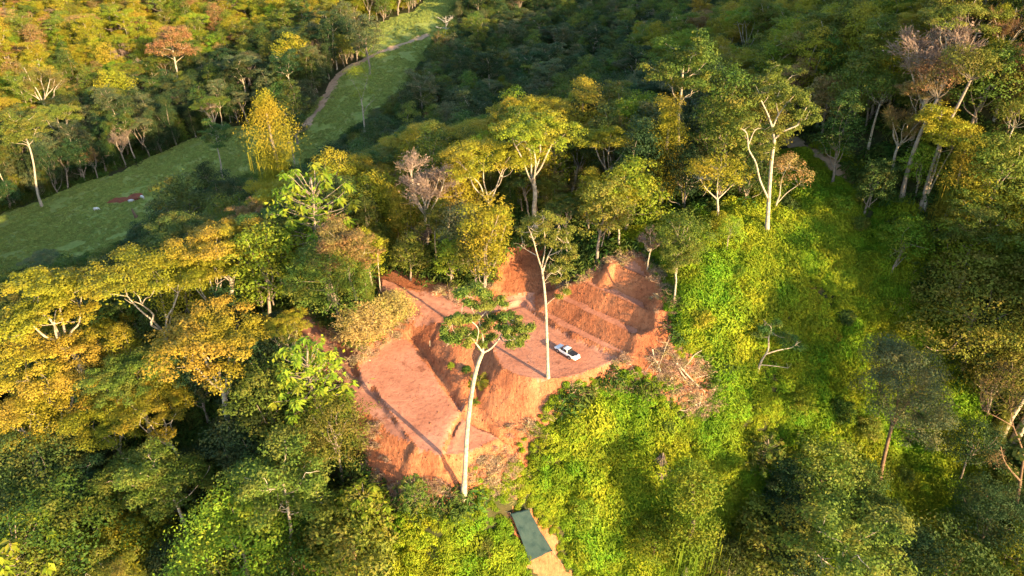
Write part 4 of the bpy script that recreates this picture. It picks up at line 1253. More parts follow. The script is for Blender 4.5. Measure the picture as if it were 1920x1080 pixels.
# ------------------------------------------------------------------ the rest of the woods: spaced so that crowns meet
COVER_PX = [(730, 1085), (760, 985), (800, 950), (850, 935), (900, 900), (960, 890), (968, 860), (965, 815), (1000, 792), (1040, 762), (1075, 730), (1150, 692), (1215, 704), (1270, 724), (1310, 745), (1345, 740), (1350, 706), (1290, 690),
            (1255, 650), (1240, 600), (1246, 560), (1238, 515), (1195, 482), (1170, 474), (1200, 430), (1300, 405), (1390, 395), (1440, 375), (1470, 285), (1530, 280), (1600, 320), (1650, 375), (1690, 400), (1720, 460), (1740, 560), (1760, 640), (1800, 720), (1830, 800), (1850, 900),
            (1850, 1085)]
COVER = np.array([at(a, b) for a, b in COVER_PX] + [at(a, 1085) - [0, 9, 0] for a in (1850, 1400, 1050, 900, 730)])
rng = np.random.default_rng(4)
cand = []
step = 3.9
for yy in np.arange(50, 640, step):
    xm = 90 + yy * .95
    for xx in np.arange(-xm, xm, step):
        cand.append((xx + rng.uniform(-.5, .5) * step, yy + rng.uniform(-.5, .5) * step))
cand = np.array(cand)
cz = hgt(cand[:, 0], cand[:, 1])
px_, py_, dp_ = project(np.c_[cand, cz + 9])
ok = (px_ > -420) & (px_ < 2250) & (py_ > -160) & (py_ < 1230) & (dp_ > 40)
for poly, m in ((BARE, 2.6), (TARP_EARTH, 3.5), (PAST, 1.5), (COVER, .5)):
    ok &= sdf(poly, cand[:, 0], cand[:, 1]) > m
ok &= line_d(TRACK, cand[:, 0], cand[:, 1]) > 5
ok &= line_d(SPUR, cand[:, 0], cand[:, 1]) > 3
# keep sight lines open: nothing tall right in front of the clearing, pasture and bracken
cand, cz, px_, py_, dp_ = cand[ok], cz[ok], px_[ok], py_[ok], dp_[ok]


def zone(px, py, x, y):
    if y > 215 and px < 800 and py < 330 - px * .12: return 'far'
    if px > 1180 and py < 560 and x > 45 and y < 330: return 'upper'
    if px > 1180: return 'lower' if y < 120 else 'valley'
    if y < 100 and py > 780: return 'foot'
    if px < 640 and y < 190: return 'grove'
    if y < 180: return 'ridge'
    return 'valley'


MIX = {  # tones hold painted light: gold brightens upper, dark deepens shaded valley and grove gaps
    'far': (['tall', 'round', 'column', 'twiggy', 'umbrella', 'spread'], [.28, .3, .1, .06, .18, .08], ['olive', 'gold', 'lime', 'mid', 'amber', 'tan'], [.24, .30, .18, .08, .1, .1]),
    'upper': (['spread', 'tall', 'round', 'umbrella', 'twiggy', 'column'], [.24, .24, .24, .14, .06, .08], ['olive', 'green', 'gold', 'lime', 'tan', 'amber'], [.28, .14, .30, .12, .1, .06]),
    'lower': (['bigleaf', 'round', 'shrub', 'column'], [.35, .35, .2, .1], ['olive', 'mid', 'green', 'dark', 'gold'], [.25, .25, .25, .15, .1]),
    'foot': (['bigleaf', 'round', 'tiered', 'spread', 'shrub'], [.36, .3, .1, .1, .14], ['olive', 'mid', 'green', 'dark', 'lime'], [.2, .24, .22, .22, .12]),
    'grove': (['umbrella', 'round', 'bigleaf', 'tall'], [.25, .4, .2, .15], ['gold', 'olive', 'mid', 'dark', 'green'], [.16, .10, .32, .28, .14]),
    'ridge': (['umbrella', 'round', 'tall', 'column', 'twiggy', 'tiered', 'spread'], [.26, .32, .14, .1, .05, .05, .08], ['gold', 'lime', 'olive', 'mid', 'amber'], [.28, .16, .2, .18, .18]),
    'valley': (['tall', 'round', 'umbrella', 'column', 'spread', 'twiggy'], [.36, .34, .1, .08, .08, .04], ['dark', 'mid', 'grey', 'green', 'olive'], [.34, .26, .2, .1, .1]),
}
E_ALL = np.minimum(sdf(BARE, cand[:, 0], cand[:, 1]), sdf(COVER, cand[:, 0], cand[:, 1]))
PASTPX = np.array(PAST_PX, float)


def PAST_FAR(px):
    """how far off the pasture lies under a column of the picture"""
    return float(np.interp(px, [0, 200, 400, 550, 650, 750, 850], [215, 235, 255, 285, 330, 380, 430]))


order = np.argsort(dp_ + rng.uniform(0, 60, len(dp_)))
cell = {}


def near_ok(x, y, r):
    for a in range(int((x - 14) // 14), int((x + 14) // 14) + 1):
        for b in range(int((y - 14) // 14), int((y + 14) // 14) + 1):
            for (u, v, s) in cell.get((a, b), ()):
                if (u - x)**2 + (v - y)**2 < (.45 * (r + s))**2:
                    return False
    return True


for (u, v, s) in PLACED:
    cell.setdefault((int(u // 14), int(v // 14)), []).append((u, v, s))
FILL = []
for q in order:
    x, y, z = cand[q, 0], cand[q, 1], cz[q]
    zn = zone(px_[q], py_[q], x, y)
    ks, kp, ls, lp = MIX[zn]
    k = ks[rng.choice(len(ks), p=np.array(kp) / sum(kp))]
    lf = ls[rng.choice(len(ls), p=np.array(lp) / sum(lp))]
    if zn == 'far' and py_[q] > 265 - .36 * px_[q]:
        lf = ['dark', 'mid', 'grey', 'olive', 'dark'][rng.integers(5)]  # darker leaves in the lower band stand in for shade above the pasture
    if k == 'twiggy': lf = ['pink', 'rust'][rng.integers(2)]
    v = int(rng.integers(len(SP[k])))
    sc = rng.uniform(.72, 1.15) * {'lower': .85, 'foot': .85, 'far': 1.22, 'valley': 1.1}.get(zn, 1.0)
    edge = E_ALL[q]
    if edge < 9 and zn in ('foot', 'lower', 'grove', 'ridge'): sc *= .62
    qx, qy, _ = project(np.array([x, y, z + SP[k][v]['h'] * sc * .93]))
    rw = SP[k][v]['w'] * .42 * sc * F / dp_[q]
    mid = project(np.array([x, y, z + SP[k][v]['hc'] * sc]))
    if y < PAST_FAR(qx) and (sdf(PASTPX, np.array([qx, qx - rw, qx + rw]), np.array([qy, mid[1], mid[1]])) < -3).any():      # only low growth on the near side of the pasture
        k, v, sc = 'shrub', int(rng.integers(3)), rng.uniform(.8, 1.3)
        qx, qy, _ = project(np.array([x, y, z + SP[k][v]['h'] * sc]))
        if sdf(PASTPX, qx[None], qy[None])[0] < -8: continue
    if zn in ('far', 'valley'): z = z - (3.2 if k in ('round', 'tall') else 1.5) * sc
    r = SP[k][v]['w'] * .5 * sc
    if near_ok(x, y, r):
        cell.setdefault((int(x // 14), int(y // 14)), []).append((x, y, r))
        FILL.append((k, v, lf, x, y, z, sc, r * F / dp_[q], zn))
FILL.sort(key=lambda t: -t[7])
n_single = max(0, 296 - sum(1 for t in COL.objects if t.get('category') == 'tree'))
print('fill trees', len(FILL), 'single', n_single)
G_Z = {'far': 'trees of the far sunlit hillside', 'upper': G_U, 'lower': G_S, 'foot': G_B, 'grove': 'trees of the slope beside the pasture', 'ridge': G_R, 'valley': G_V}
FILLED = []
seen = {'tree': 0}
rest = []
for t in FILL:
    k, v, lf, x, y, z, sc, rp, zn = t
    fx_, fy_, _ = project(np.array([x, y, z + SP[k][v]['hc'] * sc]))
    if not (-rp < fx_ < 1920 + rp and -rp < fy_ < 1080 + rp):
        rest.append(t)
        continue
    if KIND[k][1] == 'tree':
        if seen['tree'] >= n_single:
            rest.append(t)
            continue
        seen['tree'] += 1
    else:
        seen['shrub'] = seen.get('shrub', 0) + 1
        if seen['shrub'] > 90:
            rest.append(t)
            continue
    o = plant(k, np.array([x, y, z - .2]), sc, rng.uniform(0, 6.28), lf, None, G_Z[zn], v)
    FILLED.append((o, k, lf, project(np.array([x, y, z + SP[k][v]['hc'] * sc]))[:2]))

# labels that single out each of them by kind, colour and the landmark it is counted from
MARKS = [('the green tarp', 995, 1005), ('the white pickup', 1060, 662), ('the lower earth pad', 770, 740), ('the terraced bank', 1150, 560), ('the dirt road bend', 590, 650), ('the lone grazing white cow', 180, 393), ('the pasture track', 610, 180),
         ('the golden column tree', 500, 265), ('the lone white-forked pasture tree', 676, 170), ('the bright green candelabra tree', 572, 388), ('the pink-twigged tree', 790, 290), ('the bare white dead tree', 1097, 320), ('the gnarled emergent tree', 1465, 220),
         ('the spur footpath', 1530, 290), ('the leaning white tree', 1440, 660), ('the twin-trunk grey-green tree', 1690, 740), ('the fallen dead branches', 1300, 705), ('the flat-topped yellow-green tree', 1280, 75), ('the pale forked hillside tree', 312, 75),
         ('the feathery shrubs', 710, 590), ('the two-tone golden tree', 372, 625), ('the fan-limbed orange tree', 98, 655), ('the pasture stump', 255, 405), ('the rust-coloured hazy crown', 68, 148), ('the big thick leaning trunk', 1710, 300), ('the many-limbed pale tree', 1680, 95),
         ('the half-dead rust-lit tree', 1890, 850), ('the lumpy vine-draped tree', 1303, 975), ('the pale-leaved open tree', 1580, 1005), ('the white-limbed open tree', 510, 905), ('the broad dark shaded tree', 80, 880), ('the tall yellow-green ridge tree', 1012, 232), ('the orange-lit column tree', 1257, 268),
         ('the small sunlit vine top', 940, 165), ('the pinkish hazy crown', 1762, 95), ('the big bottom yellow-green tree', 445, 1015), ('the large sunlit olive tree', 1855, 560)]
LOOK = {'umbrella': 'umbrella tree', 'round': 'round-crowned tree', 'tall': 'tall slim tree', 'bigleaf': 'large-leaved tree', 'column': 'vine-draped tree', 'spread': 'open pale-stemmed tree', 'twiggy': 'half-bare twiggy tree', 'tiered': 'candelabra tree', 'shrub': 'leafy bush', 'palm': 'small palm'}
HUE = {'gold': 'golden', 'amber': 'orange-tinted', 'lime': 'yellow-green', 'green': 'fresh green', 'mid': 'mid-green', 'dark': 'dark green', 'olive': 'olive', 'grey': 'grey-green', 'tan': 'tan', 'rust': 'rust-tinged', 'pink': 'pinkish'}
ORD = ['first', 'second', 'third', 'fourth', 'fifth', 'sixth', 'seventh', 'eighth', 'ninth', 'tenth', 'eleventh', 'twelfth', 'thirteenth', 'fourteenth', 'fifteenth', 'sixteenth', 'seventeenth', 'eighteenth', 'nineteenth'] + \
    [a + b for a in ('twentieth', 'twenty-first', 'twenty-second', 'twenty-third', 'twenty-fourth', 'twenty-fifth', 'twenty-sixth', 'twenty-seventh', 'twenty-eighth', 'twenty-ninth', 'thirtieth', 'thirty-first', 'thirty-second', 'thirty-third', 'thirty-fourth', 'thirty-fifth', 'thirty-sixth', 'thirty-seventh', 'thirty-eighth', 'thirty-ninth', 'fortieth') for b in ('',)]


def name_fill(items):
    buckets = {}
    for o, k, lf, (x, y) in items:
        m = min(MARKS, key=lambda m: (m[1] - x)**2 + (m[2] - y)**2)
        dx, dy = x - m[1], y - m[2]
        rel = 'behind' if dy < -abs(dx) * .9 else 'in front of' if dy > abs(dx) * .9 else 'downslope beside' if (dx < 0) == (m[1] < 960) else 'upslope beside'
        if 'beside' in rel:
            rel = 'sunward of' if dx > 0 else 'shadeward of'
        buckets.setdefault((HUE[lf], LOOK[k], rel, m[0]), []).append((math.hypot(dx, dy), o))
    for (h, l, rel, m), v in buckets.items():
        v.sort(key=lambda t: t[0])
        for i, (_, o) in enumerate(v):
            o['label'] = f'{h} {l} {rel} {m}' if len(v) == 1 else f'{ORD[min(i, 39)]} {h} {l} out {rel} {m}'


BUSH = []


# ------------------------------------------------------------------ uncountable growth: one object each, drawn by geometry nodes
def scatter(name, protos, P, rot, sc, ix, label):
    n = len(P)
    me = bpy.data.meshes.new(name)
    me.vertices.add(n)
    me.vertices.foreach_set('co', np.asarray(P, np.float32).ravel())
    for an, typ, val in (('turn', 'FLOAT_VECTOR', rot), ('size', 'FLOAT', sc), ('which', 'INT', ix)):
        at_ = me.attributes.new(an, typ, 'POINT')
        at_.data.foreach_set('vector' if typ == 'FLOAT_VECTOR' else 'value', np.asarray(val, np.int32 if typ == 'INT' else np.float32).ravel())
    o = link(name, me)
    tag(o, label, None, None, 'stuff')
    ng = bpy.data.node_groups.new(name, 'GeometryNodeTree')
    ng.interface.new_socket('Geometry', in_out='INPUT', socket_type='NodeSocketGeometry')
    ng.interface.new_socket('Geometry', in_out='OUTPUT', socket_type='NodeSocketGeometry')
    gi, go, jn = ng.nodes.new('NodeGroupInput'), ng.nodes.new('NodeGroupOutput'), ng.nodes.new('GeometryNodeJoinGeometry')

    def attr(nm, typ):
        a = ng.nodes.new('GeometryNodeInputNamedAttribute')
        a.data_type = typ
        a.inputs['Name'].default_value = nm
        return a.outputs[0]
    tu, si, wh = attr('turn', 'FLOAT_VECTOR'), attr('size', 'FLOAT'), attr('which', 'INT')
    for k, pr in enumerate(protos):
        if isinstance(pr, tuple):                        # trunk and crown, each with its own material
            j2 = ng.nodes.new('GeometryNodeJoinGeometry')
            for ob, mt in (pr[:2], pr[2:]):
                o2 = ng.nodes.new('GeometryNodeObjectInfo')
                o2.inputs[0].default_value = ob
                sm = ng.nodes.new('GeometryNodeSetMaterial')
                sm.inputs['Material'].default_value = mt
                ng.links.new(o2.outputs['Geometry'], sm.inputs[0])
                ng.links.new(sm.outputs[0], j2.inputs[0])
            geo_out = j2.outputs[0]
        else:
            oi = ng.nodes.new('GeometryNodeObjectInfo')
            oi.inputs[0].default_value = pr
            geo_out = oi.outputs['Geometry']
        cmp_ = ng.nodes.new('FunctionNodeCompare')
        cmp_.data_type = 'INT'
        cmp_.operation = 'EQUAL'
        ip = ng.nodes.new('GeometryNodeInstanceOnPoints')
        a, b = [s for s in cmp_.inputs if s.enabled and s.type == 'INT'][:2]
        ng.links.new(wh, a)
        b.default_value = k
        ng.links.new(gi.outputs[0], ip.inputs['Points'])
        ng.links.new(cmp_.outputs[0], ip.inputs['Selection'])
        ng.links.new(geo_out, ip.inputs['Instance'])
        ng.links.new(tu, ip.inputs['Rotation'])
        ng.links.new(si, ip.inputs['Scale'])
        ng.links.new(ip.outputs[0], jn.inputs[0])
    ng.links.new(jn.outputs[0], go.inputs[0])
    md = o.modifiers.new('growth', 'NODES')
    md.node_group = ng
    return o


def proto(name, parts):
    """one unlinked mesh object made of (mesh, material) parts"""
    V, Q, M, n = [], [], [], 0
    me = None
    for k, (m, mt) in enumerate(parts):
        v = np.empty(len(m.vertices) * 3, np.float32)
        m.vertices.foreach_get('co', v)
        li = np.empty(len(m.loops), np.int32)
        m.loops.foreach_get('vertex_index', li)
        lt = np.empty(len(m.polygons), np.int32)
        m.polygons.foreach_get('loop_total', lt)
        assert (lt == 4).all()
        V.append(v.reshape(-1, 3))
        Q.append(li.reshape(-1, 4) + n)
        M.append(np.full(len(lt), k))
        n += len(v) // 3
    me = mesh_quads(name, np.concatenate(V), np.concatenate(Q), False, [mt for _, mt in parts])
    me.polygons.foreach_set('material_index', np.concatenate(M).astype(np.int32))
    return bpy.data.objects.new(name, me)


_sh = {}


def shared(me):
    if me.name not in _sh:
        _sh[me.name] = bpy.data.objects.new('plant_form', me)
    return _sh[me.name]


def tilt(n, a=.0):
    return np.c_[rng.normal(size=(n, 2)) * a, rng.uniform(0, 6.28, n)]


# farther trees past the three hundred that show largest, and trees added outside the picture towards the sun to throw shade into it
OFF = []
FOOT = [(240, 880), (400, 850), (330, 940)]
for (qx, qy) in [(1345, 560), (1385, 565), (1400, 605), (1350, 605), (1440, 930), (1800, 960), (1600, 440), (1640, 465), (1680, 500), (1430, 575), (1470, 585)] + FOOT:
    g0 = at(qx, qy, 6 if (qx, qy) in FOOT else 1.2) + [0, 0, 5 if (qx, qy) in FOOT else 0]
    for t in np.arange(24, 170, 2.0):
        c = g0 + to_sun / math.cos(SUN_EL) * t
        gz = float(hgt(c[0], c[1]))
        k = min(('round', 'umbrella', 'spread'), key=lambda k: abs((c[2] - gz) / SP[k][int(qx) % 3]['hc'] - 1.15))
        s = SP[k][int(qx) % 3]
        sc = (c[2] - gz) / s['hc']
        a, b, d = project(c)
        r = s['w'] * .5 * sc * F / max(d, 5)
        if .7 < sc < 2.7 and (a - r > 1935 or b - r > 1100 or d < 5):
            OFF.append((k, int(qx) % 3, 'olive', c[0], c[1], gz, sc))
            break
print('shade trees', len(OFF))
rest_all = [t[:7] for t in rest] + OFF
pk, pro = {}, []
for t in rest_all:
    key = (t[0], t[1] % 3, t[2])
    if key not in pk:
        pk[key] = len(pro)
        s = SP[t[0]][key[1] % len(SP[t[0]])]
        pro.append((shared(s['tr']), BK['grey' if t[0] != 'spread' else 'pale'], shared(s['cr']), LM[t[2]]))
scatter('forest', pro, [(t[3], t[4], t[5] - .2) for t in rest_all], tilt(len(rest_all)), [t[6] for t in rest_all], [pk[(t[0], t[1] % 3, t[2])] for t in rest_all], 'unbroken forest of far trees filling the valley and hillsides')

# bracken and tall grass over the sunny slope
def frond_clump(seed, R=1.15, n=260, L=.38, hgt_=1.0):
    g = np.random.default_rng(seed)
    mb = MB()
    d = unit(g.normal(size=(n, 3)))
    d[:, 2] = np.abs(d[:, 2])
    f = 1 - .6 * g.random((n, 1))**2
    P = d * f * [R, R, hgt_]
    T = unit(d * [1, 1, .2] + [0, 0, -.15] + g.normal(size=(n, 3)) * .35)
    mb.add(*leaf_quads(g, P, d * .9 + [0, 0, .3] + g.normal(size=(n, 3)) * .55, L, .15, T=T, fold=.25))
    return mb.mesh('fronds')


def in_poly(P, n, m=0.0):
    lo, hi = P[:, :2].min(0), P[:, :2].max(0)
    q = rng.uniform(lo, hi, (n, 2))
    return q[sdf(P, q[:, 0], q[:, 1]) < m]


# world-based colour patches for the bracken
def patchy(name, c1, c2, c3, c4, scale):
    m = leaf_mat(name, c1, c2, None, 0, .1, .02, .5)
    nt = m.node_tree
    hs = [n for n in nt.nodes if n.type == 'HUE_SAT'][0]
    src = hs.inputs['Color'].links[0].from_socket
    geo = nt.nodes.new('ShaderNodeNewGeometry')
    nz_ = nt.nodes.new('ShaderNodeTexNoise')
    nz_.inputs['Scale'].default_value = scale
    nz_.inputs['Detail'].default_value = 4
    nt.links.new(geo.outputs['Position'], nz_.inputs['Vector'])
    r = ramp(nt, [(.40, (0, 0, 0)), (.55, (1, 1, 1))])
    nt.links.new(nz_.outputs[0], r.inputs[0])
    r2 = ramp(nt, [(0, c3), (1, c4)])
    nt.links.new(geo.outputs['Random Per Island'], r2.inputs[0])
    nt.links.new(mixc(nt, r.outputs[0], src, r2.outputs[0]), hs.inputs['Color'])
    return m


M_BR = patchy('leaf_bracken', (.085, .19, .008), (.17, .27, .014), (.17, .24, .010), (.27, .30, .018), .11)
fronds = [proto('frond_clump', [(frond_clump(40 + k), M_BR)]) for k in range(6)]
mounds = [proto('bracken_mound', [(frond_clump(140 + k, 1.9, 620, .42, 1.75), M_BR)]) for k in range(5)]
q = in_poly(COVER, 34000, 1.5)
q = q[(sdf(BARE, q[:, 0], q[:, 1]) > fbm(q[:, 0], q[:, 1], 3, 78, 2) * 2.5) & (sdf(TARP_EARTH, q[:, 0], q[:, 1]) > fbm(q[:, 0], q[:, 1], 2, 79, 2) * 1.2 - .2) & (line_d(SPUR, q[:, 0], q[:, 1]) > 1.5)]
q = q[(fbm(q[:, 0], q[:, 1], 5, 71, 3) > -.75)]
lump = fbm(q[:, 0], q[:, 1], 4.5, 72, 3)
sc = np.clip(.95 + lump * .9 + rng.uniform(-.25, .3, len(q)), .35, 1.9)
eb = np.clip(np.minimum(sdf(BARE, q[:, 0], q[:, 1]), sdf(TARP_EARTH, q[:, 0], q[:, 1])) / 3, .45, 1)
big = (rng.random(len(q)) < .24) & (lump > -.12) & (eb > .95)
idx = np.where(big, 6 + rng.integers(0, 5, len(q)), rng.integers(0, 6, len(q)))
keep_ = big | (lump > -.4) | (rng.random(len(q)) < .7)
scl = np.where(big, rng.uniform(.6, 1.25, len(q)) * (1 + .3 * np.clip(lump, 0, 1)), sc * eb)
scatter('bracken', fronds + mounds, (np.c_[q, hgt(q[:, 0], q[:, 1]) + .5 * np.clip(lump, 0, 1) - .1])[keep_], tilt(len(q), .22)[keep_], scl[keep_], idx[keep_], 'bright yellow-green bracken covering the slope below the clearing')
# bushes standing in the bracken
for k in range(46):
    c = in_poly(COVER, 60, -2.5)
    if not len(c): continue
    x, y = c[0]
    if sdf(BARE, np.array([x]), np.array([y]))[0] < 3 or sdf(TARP_EARTH, np.array([x]), np.array([y - 2]))[0] < 4: continue
    z = float(hgt(x, y))
    o = plant('shrub', np.array([x, y, z - .3]), rng.uniform(.5, .95), rng.uniform(0, 6.28), ['lime', 'green', 'mid', 'olive', 'gold'][rng.integers(5)], None, 'bushes standing in the bracken', int(rng.integers(3)))
    BUSH.append((o, 'shrub', TREES[-1][2], project(np.array([x, y, z + 1.5]))[:2]))
name_fill(FILLED + BUSH)
print('bracken', len(q))

# undergrowth beneath the trees
ug = [proto('undergrowth_clump', [(frond_clump(60 + k, 1.6, 130, .55, 1.3), LM['under'])]) for k in range(4)]
m_ = (rng.random(len(cand)) < .999)
q = np.repeat(cand[dp_ < 320], 2, axis=0) + rng.uniform(-2.4, 2.4, (2 * (dp_ < 320).sum(), 2))
q = np.concatenate([q, rng.uniform((-65, 45), (115, 130), (5200, 2))])
q = q[(sdf(BARE, q[:, 0], q[:, 1]) > .8) & (sdf(PAST, q[:, 0], q[:, 1]) > 0) & (sdf(TARP_EARTH, q[:, 0], q[:, 1]) > .8) & (sdf(COVER, q[:, 0], q[:, 1]) > -1.5)]
scatter('undergrowth', ug, np.c_[q, hgt(q[:, 0], q[:, 1]) - .1], tilt(len(q), .2), rng.uniform(.7, 2.0, len(q)), rng.integers(0, 4, len(q)), 'dark leafy undergrowth between the tree trunks')
print('undergrowth', len(q))

# tussocks on the pasture
tf = [proto('tussock', [(frond_clump(80 + k, .8, 70, .4, .42), LM['turf'])]) for k in range(4)]
q = in_poly(PAST, 120000, 1.5)
q = q[(line_d(TRACK, q[:, 0], q[:, 1]) > 1.5) & (sdf(SCAR, q[:, 0], q[:, 1]) > .3)]
q = q[fbm(q[:, 0], q[:, 1], 6, 75, 3) > -.25]
scatter('grass', tf, np.c_[q, hgt(q[:, 0], q[:, 1])], tilt(len(q), .15), np.clip(.7 + fbm(q[:, 0], q[:, 1], 5, 76, 3) * .7 + rng.uniform(-.2, .3, len(q)), .3, 1.5), rng.integers(0, 4, len(q)), 'rough green grass growing all over the shaded pasture')
print('grass', len(q))
#PART4

# ------------------------------------------------------------------ dry brush and litter where the earth meets the green
M_DRY = leaf_mat('dry_brush', (.24, .16, .10), (.40, .28, .18), (.24, .20, .07), .0, .4, trans=.1)


def brush_clump(seed, R=.9, n=120):
    g = np.random.default_rng(seed)
    mb = MB()
    P = g.normal(size=(n, 3)) * [R * .5, R * .5, .16] + [0, 0, .18]
    d = unit(g.normal(size=(n, 3)) * [1, 1, .45]) * g.uniform(.25, .9, (n, 1))
    s = unit(np.cross(d, g.normal(size=(n, 3)))) * .022
    mb.add(np.stack([P - d * .5 - s, P - d * .5 + s, P + d * .5 + s * .5, P + d * .5 - s * .5], 1), np.arange(n * 4).reshape(-1, 4))
    q = g.normal(size=(n // 3, 3)) * [R * .5, R * .5, .12] + [0, 0, .12]
    mb.add(*leaf_quads(g, q, g.normal(size=(n // 3, 3)) + [0, 0, 1], .22, .1))
    return mb.mesh('brush')


dry = [proto('brush_clump', [(brush_clump(90 + k), M_DRY)]) for k in range(4)]
lo, hi = BARE[:, :2].min(0) - 4, BARE[:, :2].max(0) + 4
q = rng.uniform(lo, hi, (5200, 2))
sd = sdf(BARE, q[:, 0], q[:, 1])
q = q[(np.abs(sd - .3 + fbm(q[:, 0], q[:, 1], 4, 81, 2) * 2.5) < 1.3) & (q[:, 1] < 112)]
DEB = np.array([at(a, b) for a, b in [(1215, 668), (1250, 650), (1290, 672), (1345, 700), (1362, 735), (1345, 775), (1290, 790), (1268, 750), (1235, 712)]])
q2 = in_poly(DEB, 260)
FR = np.array([at(a, b) for a, b in [(880, 870), (935, 835), (972, 850), (975, 890), (930, 905), (880, 900)]])
q3 = in_poly(FR, 110)
FR2 = np.array([at(a, b) for a, b in [(740, 905), (800, 925), (850, 915), (880, 950), (820, 960), (740, 945)]])
q4 = in_poly(FR2, 120)
q = np.concatenate([q, q2, q3, q4])
scatter('dry_brush', dry, np.c_[q, hgt(q[:, 0], q[:, 1])], tilt(len(q), .25), rng.uniform(.4, 1.25, len(q)), rng.integers(0, 4, len(q)), 'dry reddish twigs and cut brush strewn along the rim of the clearing')

# clods and crumbs of soil on the banks
clod = MB()
t_ = (1 + 5**.5) / 2
for k in range(1):
    P8 = np.array([[-1, -1, -.6], [1, -.8, -.5], [.9, 1, -.6], [-1, .9, -.5], [-.7, -.7, .6], [.6, -.8, .7], [.8, .6, .5], [-.6, .8, .7]]) * .5
    clod.add(P8, [[0, 3, 2, 1], [4, 5, 6, 7], [0, 1, 5, 4], [1, 2, 6, 5], [2, 3, 7, 6], [3, 0, 4, 7]])
clod_o = proto('clod', [(clod.mesh('clod'), M_EARTH)])
q = in_poly(BARE, 13000)
sl = np.hypot(hgt(q[:, 0] + .4, q[:, 1]) - hgt(q[:, 0] - .4, q[:, 1]), hgt(q[:, 0], q[:, 1] + .4) - hgt(q[:, 0], q[:, 1] - .4)) / .8
q = q[(sl > .4) | (rng.random(len(q)) < .05)]
scatter('soil_clods', [clod_o], np.c_[q, hgt(q[:, 0], q[:, 1]) - .02], np.c_[rng.uniform(0, 6, (len(q), 3))], rng.gamma(2, .04, len(q)) + .04, np.zeros(len(q), int), 'crumbs and clods of red soil lying on the banks')
for o in bpy.data.objects:
    if o.get('kind') == 'stuff' and o.name == 'soil_clods':
        o['kind'] = 'stuff'

# ------------------------------------------------------------------ pickup
def paint(name, col, rough, spec=.5, metal=0.0, coat=0.0):
    m, nt, out = mat_new(name)
    b = nt.nodes.new('ShaderNodeBsdfPrincipled')
    n = noise_tex(nt, 6, 4, .6)
    r = ramp(nt, [(.35, tuple(c * .86 for c in col)), (.65, col)])
    nt.links.new(n.outputs[0], r.inputs[0])
    nt.links.new(r.outputs[0], b.inputs['Base Color'])
    b.inputs['Roughness'].default_value = rough
    b.inputs['Specular IOR Level'].default_value = spec
    b.inputs['Metallic'].default_value = metal
    b.inputs['Coat Weight'].default_value = coat
    nt.links.new(b.outputs[0], out.inputs[0])
    return m


M_WHITE = paint('white_paint', (.80, .79, .77), .32, .5, 0, .4)
M_BODY = earth_mat('dusty_white_paint', [(.74, .72, .69), (.80, .79, .77), (.62, .52, .43)], 3, .0)
M_GLASS = paint('dark_glass', (.02, .025, .03), .08, .6)
M_BLACK = paint('black_vinyl', (.025, .027, .035), .55, .35)
M_TYRE = paint('rubber', (.03, .026, .024), .9, .2)
M_RIM = paint('alloy', (.5, .5, .5), .35, .5, .8)
M_RED = paint('red_lens', (.35, .02, .015), .2)
M_LAMP = paint('lamp_lens', (.7, .7, .68), .15)
M_BUMPER = paint('tan_bumper', (.55, .40, .30), .7, .2)  # warm tan, slightly mottled, for the rear bumper


def ring(y, w, z0, z1, n=16, e=.34):
    a = (np.arange(n) + .5) * 2 * PI / n
    x = np.sign(np.cos(a)) * np.abs(np.cos(a))**e * w
    z = np.sign(np.sin(a)) * np.abs(np.sin(a))**e * (z1 - z0) / 2 + (z0 + z1) / 2
    return np.c_[x, np.full(n, y), z]


def loft(mb, rings):
    n = len(rings[0])
    V = np.concatenate(rings)
    Q = [[i * n + j, i * n + (j + 1) % n, (i + 1) * n + (j + 1) % n, (i + 1) * n + j] for i in range(len(rings) - 1) for j in range(n)]
    k = len(V)
    V = np.concatenate([V, [rings[0].mean(0), rings[-1].mean(0)]])
    Q += [[(j + 1) % n, j, k, k] for j in range(n)]
    b = (len(rings) - 1) * n
    Q += [[b + j, b + (j + 1) % n, k + 1, k + 1] for j in range(n)]
    mb.add(V, Q)


cp = at(1062, 664)
head = math.atan2(-(-.67), .74)                # the nose points up-slope, away from the sun
car = empty('pickup_truck', cp + [0, 0, -.02], head)
car.scale = (.8, .8, .8)
tag(car, 'white double-cab pickup with black bed cover and lowered tailgate parked on the red earth pad', 'pickup truck')
b = MB()
loft(b, [ring(*r) for r in [(-2.66, .84, .58, 1.06), (-2.60, .90, .50, 1.10), (-1.9, .925, .46, 1.12), (-.9, .93, .46, 1.12), (.3, .93, .46, 1.10), (1.15, .93, .46, 1.09), (1.7, .92, .46, 1.05), (2.3, .90, .46, .98), (2.55, .86, .48, .90), (2.68, .74, .52, .80)]])
body = link('body', b.mesh('body', True), car, M_BODY)
cabs = [(1.06, -.98, 1.42, .86), (1.14, -.96, 1.28, .85), (1.48, -.84, .74, .76), (1.72, -.70, .36, .67), (1.79, -.58, .20, .60)]
b = MB()
rr = []
for z, y0, y1, w in cabs:
    n = 20
    a = (np.arange(n) + .5) * 2 * PI / n
    rr.append(np.c_[np.sign(np.cos(a)) * np.abs(np.cos(a))**.3 * w, np.sign(np.sin(a)) * np.abs(np.sin(a))**.3 * (y1 - y0) / 2 + (y0 + y1) / 2, np.full(n, z)])
loft(b, rr)
link('cab', b.mesh('cab', True), car, M_WHITE)


